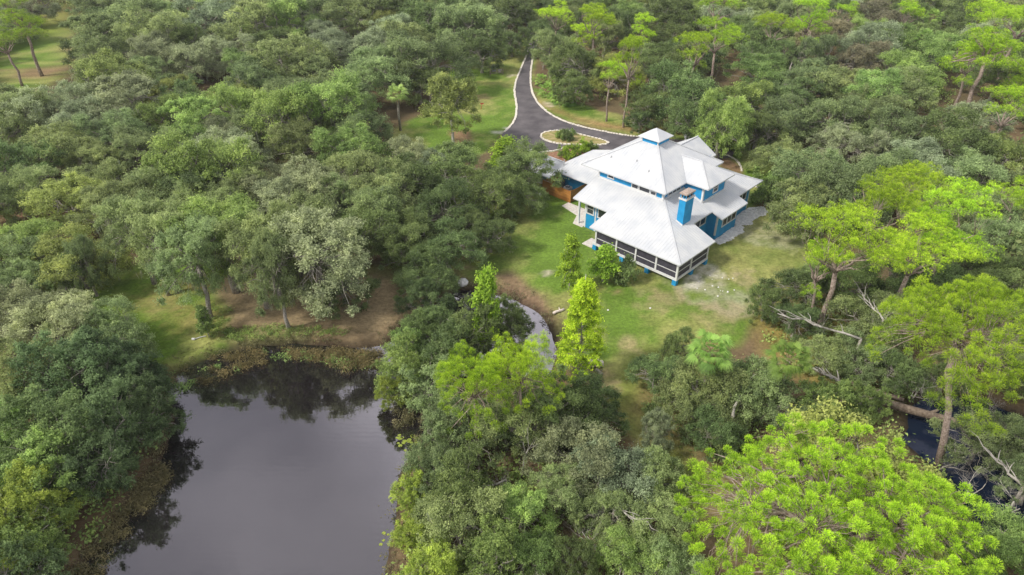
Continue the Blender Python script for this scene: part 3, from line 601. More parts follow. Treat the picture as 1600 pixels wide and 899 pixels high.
def clump_leaves(g, C_, pr, sprigs, per, up=.35, flat=.75, spread=.16, reach=(.35, 1.15)):
    """leaves set along short sprigs that radiate from every clump centre"""
    n = len(C_); pr_ = pr * g.uniform(.7, 1.35, n)
    D = unit(g.normal(size=(n, sprigs, 3)) + np.array([0, 0, up])); D[..., 2] = np.where(D[..., 2] < -.45, -D[..., 2], D[..., 2])
    f = g.uniform(reach[0], reach[1], (n, sprigs, per)) * g.uniform(.75, 1.2, (n, sprigs, 1))
    P = C_[:, None, None, :] + D[:, :, None, :] * (f * pr_[:, None, None])[..., None] * np.array([1, 1, flat])
    P = P + g.normal(size=P.shape) * spread * pr_[:, None, None, None]
    N = unit(D[:, :, None, :] * .55 + g.normal(size=P.shape) * .62 + np.array([0, 0, .35]))
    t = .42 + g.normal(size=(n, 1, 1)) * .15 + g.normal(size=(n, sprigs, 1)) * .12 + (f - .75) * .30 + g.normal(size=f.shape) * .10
    return P.reshape(-1, 3), N.reshape(-1, 3), t.ravel()
def wood(g, pts, Rr, H, zb, r0, lean=0.0, limbs=6, name='trunk', twig=.045, bark='bark', fork=.28):
    rr = random.Random(int(g.integers(1e9))); b = MB(); top = Vector((lean*H*.5, 0, zb*1.0 if zb*1.0 > H*fork else H*fork))
    tr = wiggle((0,0,-.4), top, 4, .05, rr); b.tube(tr, [r0*1.35, r0*1.05, r0*.95, r0*.88, r0*.8], 8)
    nodes = [(top, r0*.8)]
    for i in range(limbs):
        a = 6.283*i/limbs + rr.uniform(-.4,.4); q = rr.uniform(.45,.8)
        e_ = Vector((math.cos(a)*Rr*q + lean*H*.5, math.sin(a)*Rr*q, zb + (H-zb)*rr.uniform(.25,.65)))
        P = wiggle(top, e_, 5, .09, rr, .06); ra = [r0*.62*(1-.8*k/5) for k in range(6)]; b.tube(P, ra, 6)
        nodes += list(zip(P[1:], ra[1:]))
    for p_ in pts:
        p_ = Vector(p_); c = min(nodes, key=lambda nn: (nn[0]-p_).length + (3 if nn[0].z > p_.z+.8 else 0)); L = (c[0]-p_).length
        if L < .3: continue
        P = wiggle(c[0], p_, 3, .12, rr, .04); r1_ = min(c[1]*.6, twig + L*.014); b.tube(P, [r1_, r1_*.75, r1_*.5, r1_*.2], 4)
    return b.mesh(name, M[bark], True)
def moss_mesh(name, g, pts, n, L=(.5, 1.4), w=.055):
    """grey moss: thin ragged strands hanging in bunches"""
    k = g.integers(0, len(pts), n); base = pts[k] + g.normal(size=(n, 3)) * np.array([.5, .5, .3]) - np.array([0, 0, .35]); s = 9
    B0 = np.repeat(base, s, 0) + g.normal(size=(n*s, 3)) * np.array([.20, .20, .12]); ln = np.repeat(g.uniform(*L, n), s) * g.uniform(.5, 1.1, n*s)
    T = B0 + np.stack([g.normal(size=n*s)*.08, g.normal(size=n*s)*.08, -ln], 1); a = g.uniform(0, 3.14, n*s); x = np.stack([np.cos(a), np.sin(a), 0*a], 1) * w
    V = np.stack([B0-x*.6, B0+x*.6, (B0+T)/2+x, T, (B0+T)/2-x], 1).reshape(-1, 3)
    return mesh_np(name, V, np.arange(5*n*s).reshape(-1, 5), 5, np.repeat(np.clip(.5+g.normal(size=n*s)*.25, 0, 1), 5))
KIT = {}
def add_kit(kind, name, Rn, Hn, parts): KIT.setdefault(kind, []).append((name, Rn, Hn, parts))
# live oaks: eight shapes, 12 m across
for i in range(6):
    g = np.random.default_rng(100+i); Rr, H, zb = 6, [10, 9, 11, 9.5, 10, 8.5, 11, 9.5][i], [3.6, 3, 4, 3.2, 3.8, 2.8, 4.2, 3.2][i]
    C_ = crown_points(g, Rr, H, zb, 95, .5, .36, 1.42, .2, 4); P, N, t_ = clump_leaves(g, C_, 1.02, 30, 13)
    LOW = leaf_mesh('low', C_.repeat(18, 0) + g.normal(size=(len(C_)*18, 3))*.5, unit(g.normal(size=(len(C_)*18, 3))+np.array([0,0,.5])), .38, .22, .5+g.normal(size=len(C_)*18)*.2, g); LOWS = globals().setdefault('LOWS', []); LOWS.append(LOW)
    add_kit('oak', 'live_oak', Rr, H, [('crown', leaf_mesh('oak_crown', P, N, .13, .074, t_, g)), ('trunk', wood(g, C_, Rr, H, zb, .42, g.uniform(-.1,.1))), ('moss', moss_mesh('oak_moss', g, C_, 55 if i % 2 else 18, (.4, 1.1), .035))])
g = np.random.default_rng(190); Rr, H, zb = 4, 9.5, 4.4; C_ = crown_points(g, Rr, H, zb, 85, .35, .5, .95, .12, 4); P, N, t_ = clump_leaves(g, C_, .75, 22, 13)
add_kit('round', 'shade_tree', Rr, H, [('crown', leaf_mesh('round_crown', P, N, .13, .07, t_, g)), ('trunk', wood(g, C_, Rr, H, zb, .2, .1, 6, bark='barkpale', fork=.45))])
for i in range(3):
    g = np.random.default_rng(150+i); Rr, H, zb = 5.5, 13, 7.6; C_ = crown_points(g, Rr, H, zb, 95, .7, .38, 1.3, .16, 7); P, N, t_ = clump_leaves(g, C_, .98, 28, 14)
    add_kit('talloak', 'live_oak', Rr, H, [('crown', leaf_mesh('tall_oak_crown', P, N, .128, .073, t_, g)), ('trunk', wood(g, C_, Rr, H, zb, .42, g.uniform(-.1,.1), 7)), ('moss', moss_mesh('tall_oak_moss', g, C_, 45, (.4, 1.2), .035))])
# finer leaved trees, upright
for i in range(4):
    g = np.random.default_rng(200+i); Rr, H, zb = 4, 9, 2.0
    C_ = crown_points(g, Rr, H, zb, 120, .5, .6, .9, .45, 4); P, N, t_ = clump_leaves(g, C_, .72, 20, 13, .5, 1.0, .14)
    add_kit('fine', 'wax_myrtle', Rr, H, [('crown', leaf_mesh('myrtle_crown', P, N, .125, .055, t_, g)), ('trunk', wood(g, C_, Rr, H, zb, .2, g.uniform(-.1,.1), 7, fork=.15))])
# shrubs
for i in range(4):
    g = np.random.default_rng(300+i); Rr, H, zb = 2, 2.6, .5
    C_ = crown_points(g, Rr, H, zb, 38, .5, .6, .6, .4, 3); P, N, t_ = clump_leaves(g, C_, .55, 16, 11, .5, .9, .16)
    add_kit('shrub', 'shrub', Rr, H, [('foliage', leaf_mesh('shrub_foliage', P, N, .12, .06, t_, g)), ('stem', wood(g, C_, Rr, H, zb, .07, 0, 5, 'stem', .015, fork=.1))])
# pines: tufts of needles at the ends of open branches
def tuft_mesh(name, g, C_, tr, per, width, heads=1):
    """domes of needles: each tuft is a round head of needles fanning up and out from the twig's end"""
    n = len(C_); C_ = np.repeat(C_, heads, 0) + (g.normal(size=(n*heads, 3)) * tr * .55 * np.array([1, 1, .6]) if heads > 1 else 0); n = len(C_)
    tr_ = tr * g.uniform(.75, 1.3, n) * (.8 if heads > 1 else 1)
    D = unit(g.normal(size=(n, per, 3)) + np.array([0, 0, .6])); L = tr_[:, None, None]
    sf = g.random((n, per, 1))**.5; O = D * L * sf * .78 * np.array([1, 1, .8]); B0 = C_[:, None, :] + O
    D2 = unit(D + g.normal(size=D.shape)*.35); T = B0 + D2 * L * g.uniform(.20, .36, (n, per, 1))
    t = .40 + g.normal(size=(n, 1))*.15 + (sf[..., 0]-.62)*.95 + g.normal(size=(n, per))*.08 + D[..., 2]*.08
    return needle_mesh(name, B0.reshape(-1, 3), T.reshape(-1, 3), width, t.ravel(), g)
def pine_points(g, Rr, H, zb, n, tall=False):
    out = []; tries = 0; lob = [(g.uniform(0,6.28), g.uniform(.1,.8), g.uniform(.25,.5), g.uniform(.0,1)) for _ in range(9 if tall else 8)]
    while len(out) < n and tries < n*80:
        tries += 1; a, rr_, ra, hz = lob[int(g.integers(len(lob)))]
        w_ = (1-.55*hz) if tall else 1
        c = np.array([math.cos(a)*rr_*Rr*w_, math.sin(a)*rr_*Rr*w_, zb + (H-zb)*(hz*.85 if tall else .45 + .5*hz*(1-rr_*.7))])
        d = unit(g.normal(size=3)); d[2] = abs(d[2])*.8 - .1; p_ = c + d * np.array([ra*Rr, ra*Rr, ra*Rr*.45]) * g.uniform(.75, 1)
        if math.hypot(p_[0], p_[1]) > Rr or p_[2] > H: continue
        if out and np.min(np.linalg.norm(np.array(out)-p_, axis=1)) < .72: continue
        out.append(p_)
    return np.array(out)
for i in range(4):
    g = np.random.default_rng(400+i); Rr, H, zb = 5, 15, 6.5
    C_ = pine_points(g, Rr, H, zb, 165, i % 2 == 1)
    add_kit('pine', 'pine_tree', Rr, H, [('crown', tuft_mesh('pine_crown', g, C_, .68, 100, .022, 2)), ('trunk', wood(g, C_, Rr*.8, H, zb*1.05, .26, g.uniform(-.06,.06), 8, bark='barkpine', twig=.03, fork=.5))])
# big near pines with dense small tufts
for i in range(1):
    g = np.random.default_rng(450+i); Rr, H, zb = 8, 17, 10
    if i == 0: C_ = crown_points(g, Rr, H, 7.0, 640, .45, .42, 1.28, .12, 12)
    else: C_ = pine_points(g, Rr, H, zb, 300)
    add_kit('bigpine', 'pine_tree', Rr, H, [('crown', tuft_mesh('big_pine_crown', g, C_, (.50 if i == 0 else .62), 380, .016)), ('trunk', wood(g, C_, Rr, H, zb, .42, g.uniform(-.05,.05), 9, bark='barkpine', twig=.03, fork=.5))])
g = np.random.default_rng(481); Rr, H, zb = 6, 15, 11.2; C_ = crown_points(g, Rr, H, zb, 300, .5, .4, 1.15, .03, 8)
add_kit('leanpine', 'pine_tree', Rr, H, [('crown', tuft_mesh('leaning_pine_crown', g, C_, .62, 300, .014)), ('trunk', wood(g, C_, Rr, H, zb, .30, 0, 7, bark='barkpine', twig=.012, fork=.78))])
for i in range(3):
    g = np.random.default_rng(470+i); Rr, H, zb = 4, 13, 8.6; C_ = crown_points(g, Rr, H, zb, 170, .35, .4, 1.0, .1, 7)
    add_kit('midpine', 'pine_tree', Rr, H, [('crown', tuft_mesh('mid_pine_crown', g, C_, .60, 260, .016)), ('trunk', wood(g, C_, Rr, H, zb, .2, g.uniform(-.05,.05), 8, bark='barkpine', twig=.02, fork=.6))])
# cypress: a cone of feathery sprays
g = np.random.default_rng(500); Rr, H = 3.0, 12; C_ = []
for k in range(190):
    f = g.random()**.75; a = g.uniform(0, 6.28); rm = Rr*(1-f)**.7*g.uniform(.3, 1.05)+.1; C_.append((math.cos(a)*rm, math.sin(a)*rm, 1.0+f*(H-1.2)))
C_ = np.array(C_); P, N, t_ = clump_leaves(g, C_, .48, 18, 13, .1, .55, .16, (.2, 1.3)); rr = random.Random(4); b = MB()
b.tube([(0,0,-.3),(.05,0,4),(0,.05,8),(0,0,H+.5)], [.22,.14,.08,.03], 8)
for q in C_: b.tube([(0,0,max(.4,q[2]-.35)), (q[0]*.5,q[1]*.5,q[2]-.12), tuple(q)], [.035,.02,.008], 4)
add_kit('cypress', 'cypress_tree', Rr, H, [('crown', leaf_mesh('cypress_crown', P, N, .13, .045, t_, g)), ('trunk', b.mesh('cypress_trunk', M['barkpale'], True))])
# young open broadleaf trees
for i in range(3):
    g = np.random.default_rng(520+i); Rr, H, zb = 2.2, 7, 1.2; C_ = []
    for k in range(75):
        f = g.random(); a = g.uniform(0, 6.28); rm = Rr*(1.05-f)**.6*g.uniform(.2, 1.0); C_.append((math.cos(a)*rm, math.sin(a)*rm, zb+f*(H-zb)))
    C_ = np.array(C_); P, N, t_ = clump_leaves(g, C_, .55, 12, 10, .3, .8, .22)
    add_kit('young', 'young_tree', Rr, H, [('crown', leaf_mesh('young_crown', P, N, .15, .085, t_, g)), ('trunk', wood(g, C_, Rr, H, H*.5, .09, 0, 5, bark='barkpale', twig=.015, fork=.3))])
# palms
for i in range(2):
    g = np.random.default_rng(540+i); H = 7.0; rr = random.Random(i); V = []; T_ = []; fr = 40
    for k in range(fr):
        el = 1.25 - 1.8*(k/fr); az = k*2.399 + rr.uniform(-.2,.2); L = rr.uniform(.8, 1.5)
        d = np.array([math.cos(az)*math.cos(el), math.sin(az)*math.cos(el), math.sin(el)]); hub = np.array([0,0,H]) + d*L
        side = unit(np.cross(d, [0,0,1.0])); upv = unit(np.cross(side, d)); ti = .55 + rr.uniform(-.2,.2) - (.25 if el < -.2 else 0)
        for s_ in range(22):
            a = (s_-10.5)/10.5*1.35; e_ = d*math.cos(a) + side*math.sin(a); l = 1.05*(1-.35*abs(a)/1.35)*rr.uniform(.85,1.1)
            tip = hub + e_*l + np.array([0,0,-.42*l]); mid = hub + e_*l*.55 + upv*.03; w_ = np.cross(e_, upv)*.034
            V += [hub, mid+w_, tip, mid-w_]; T_ += [ti+rr.uniform(-.12,.12)]
    crown = mesh_np('palm_crown', np.array(V), np.arange(len(V)).reshape(-1, 4), 4, np.repeat(np.clip(T_, 0, 1), 4))
    b = MB(); b.tube([(0,0,-.3),(.1,0,H*.5),(0,0,H)], [.24,.19,.2], 9)
    dead = MB()
    for k in range(14):
        a = k*.449*2; dead.poly([(0.12*math.cos(a),.12*math.sin(a),H-.1),(.55*math.cos(a-.25),.55*math.sin(a-.25),H-1.0),(.5*math.cos(a),.5*math.sin(a),H-2.0),(.55*math.cos(a+.25),.55*math.sin(a+.25),H-1.0)], [(0,1,2,3)])
    pet = MB()
    for k in range(fr):
        el = 1.25 - 2.0*(k/fr); az = k*2.399; d = (math.cos(az)*math.cos(el), math.sin(az)*math.cos(el), math.sin(el)); pet.tube([(0,0,H), (d[0]*1.15, d[1]*1.15, H+d[2]*1.15)], [.03,.015], 3)
    add_kit('palm', 'cabbage_palm', 2.2, H+2, [('crown', crown), ('trunk', b.mesh('palm_trunk', M['bark'], True)), ('dead_fronds', dead.mesh('dead_fronds', M['deadfrond'])), ('frond_stalks', pet.mesh('stalks', M['deadfrond']))])
    V2 = np.array(V) - np.array([0, 0, H - .9])
    add_kit('palmetto', 'saw_palmetto', 2.2, 2.6, [('fronds', mesh_np('palmetto_fronds', V2, np.arange(len(V)).reshape(-1, 4), 4, np.repeat(np.clip(T_, 0, 1), 4)))])
# dead, bare branching trees
def bare(seed, H, spread, twigs, levels=4, r0=.16):
    rr = random.Random(seed); b = MB()
    def grow(p_, d, L, r_, lv):
        n = 4; P = [p_]; q = p_
        for k in range(n):
            d = (d + Vector((rr.uniform(-1,1), rr.uniform(-1,1), rr.uniform(-.6,.8)))*.22).normalized(); q = q + d*L/n; P.append(q)
        b.tube(P, [r_*(1-.5*k/n) for k in range(n+1)], 6 if lv < 2 else 4)
        if lv >= levels: return
        for k in range(twigs if lv else twigs+1):
            f = rr.randint(1, n); nd = (d + Vector((rr.uniform(-1,1), rr.uniform(-1,1), rr.uniform(-.3,.7)))*spread).normalized()
            grow(P[f], nd, L*rr.uniform(.5,.8), r_*(1-.5*f/n)*.6, lv+1)
    grow(Vector((0,0,-.3)), Vector((0,0,1)), H*.45, r0, 0)
    return b.mesh('bare_branches', M['barkpale'], True)
add_kit('bare', 'dead_tree', 3, 8, [('trunk', bare(3, 9, .9, 2, 4))]); add_kit('bare', 'dead_tree', 3, 8, [('trunk', bare(8, 9, 1.1, 3, 4, .2))])
for sd in (21, 22, 23): add_kit('snag', 'dead_tree', 3, 8, [('trunk', bare(sd, 8.5, 1.5, 3, 5, .15))])
add_kit('brush', 'dead_brush', 2.4, 3.2, [('branches', bare(12, 4.2, 1.7, 4, 4, .09))]); add_kit('brush', 'dead_brush', 2.4, 3.2, [('branches', bare(15, 4.2, 1.9, 4, 4, .08))])

for kd, lst in KIT.items():
    for nm, a_, b_, parts in lst:
        for pn, me in parts:
            if not me.materials: me.materials.append(LEAF)
LEAFY = {'crown', 'foliage', 'fronds'}
PLACED = []; COUNT = {}; MARKS = []
def place(kit, col, x, y, D, H, label, cat='tree', group=None, rot=None, tilt=0.0, z=0.0, name=None, moss=True):
    i = COUNT.get(kit, 0); COUNT[kit] = i+1; nm, Rn, Hn, parts = KIT[kit][i % len(KIT[kit])]
    o = link(name or nm, None); o.location = (x, y, z); o.rotation_euler = (tilt*.7, tilt, rnd.uniform(0, 6.28) if rot is None else rot)
    o.scale = (D/(2*Rn), D/(2*Rn), H/Hn); o['label'] = label; o['category'] = cat
    if group: o['group'] = group
    for pn, me in parts:
        if pn == 'moss' and not moss: continue
        c = link(pn, me, o)
        if pn in ('moss', 'dead_fronds', 'frond_stalks'): c['kind'] = 'stuff'
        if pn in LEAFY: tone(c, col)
        elif pn == 'moss': tone(c, 'moss')
    PLACED.append((x, y, D/2)); MARKS.append((*topx(x, y, H*.6)[:2], label)); return o
def at_crown(px, py, wpx, hf, zc=.62, D=None, H=None):
    """where a tree stands whose crown centre shows at this pixel and is wpx wide"""
    hh = H or 8
    for _ in range(8):
        x, y = gnd(px, py, hh*zc); _, _, d = topx(x, y, hh*zc); DD = D or wpx*d/FPX; hh = H or hf*DD
    return x, y, DD, hh

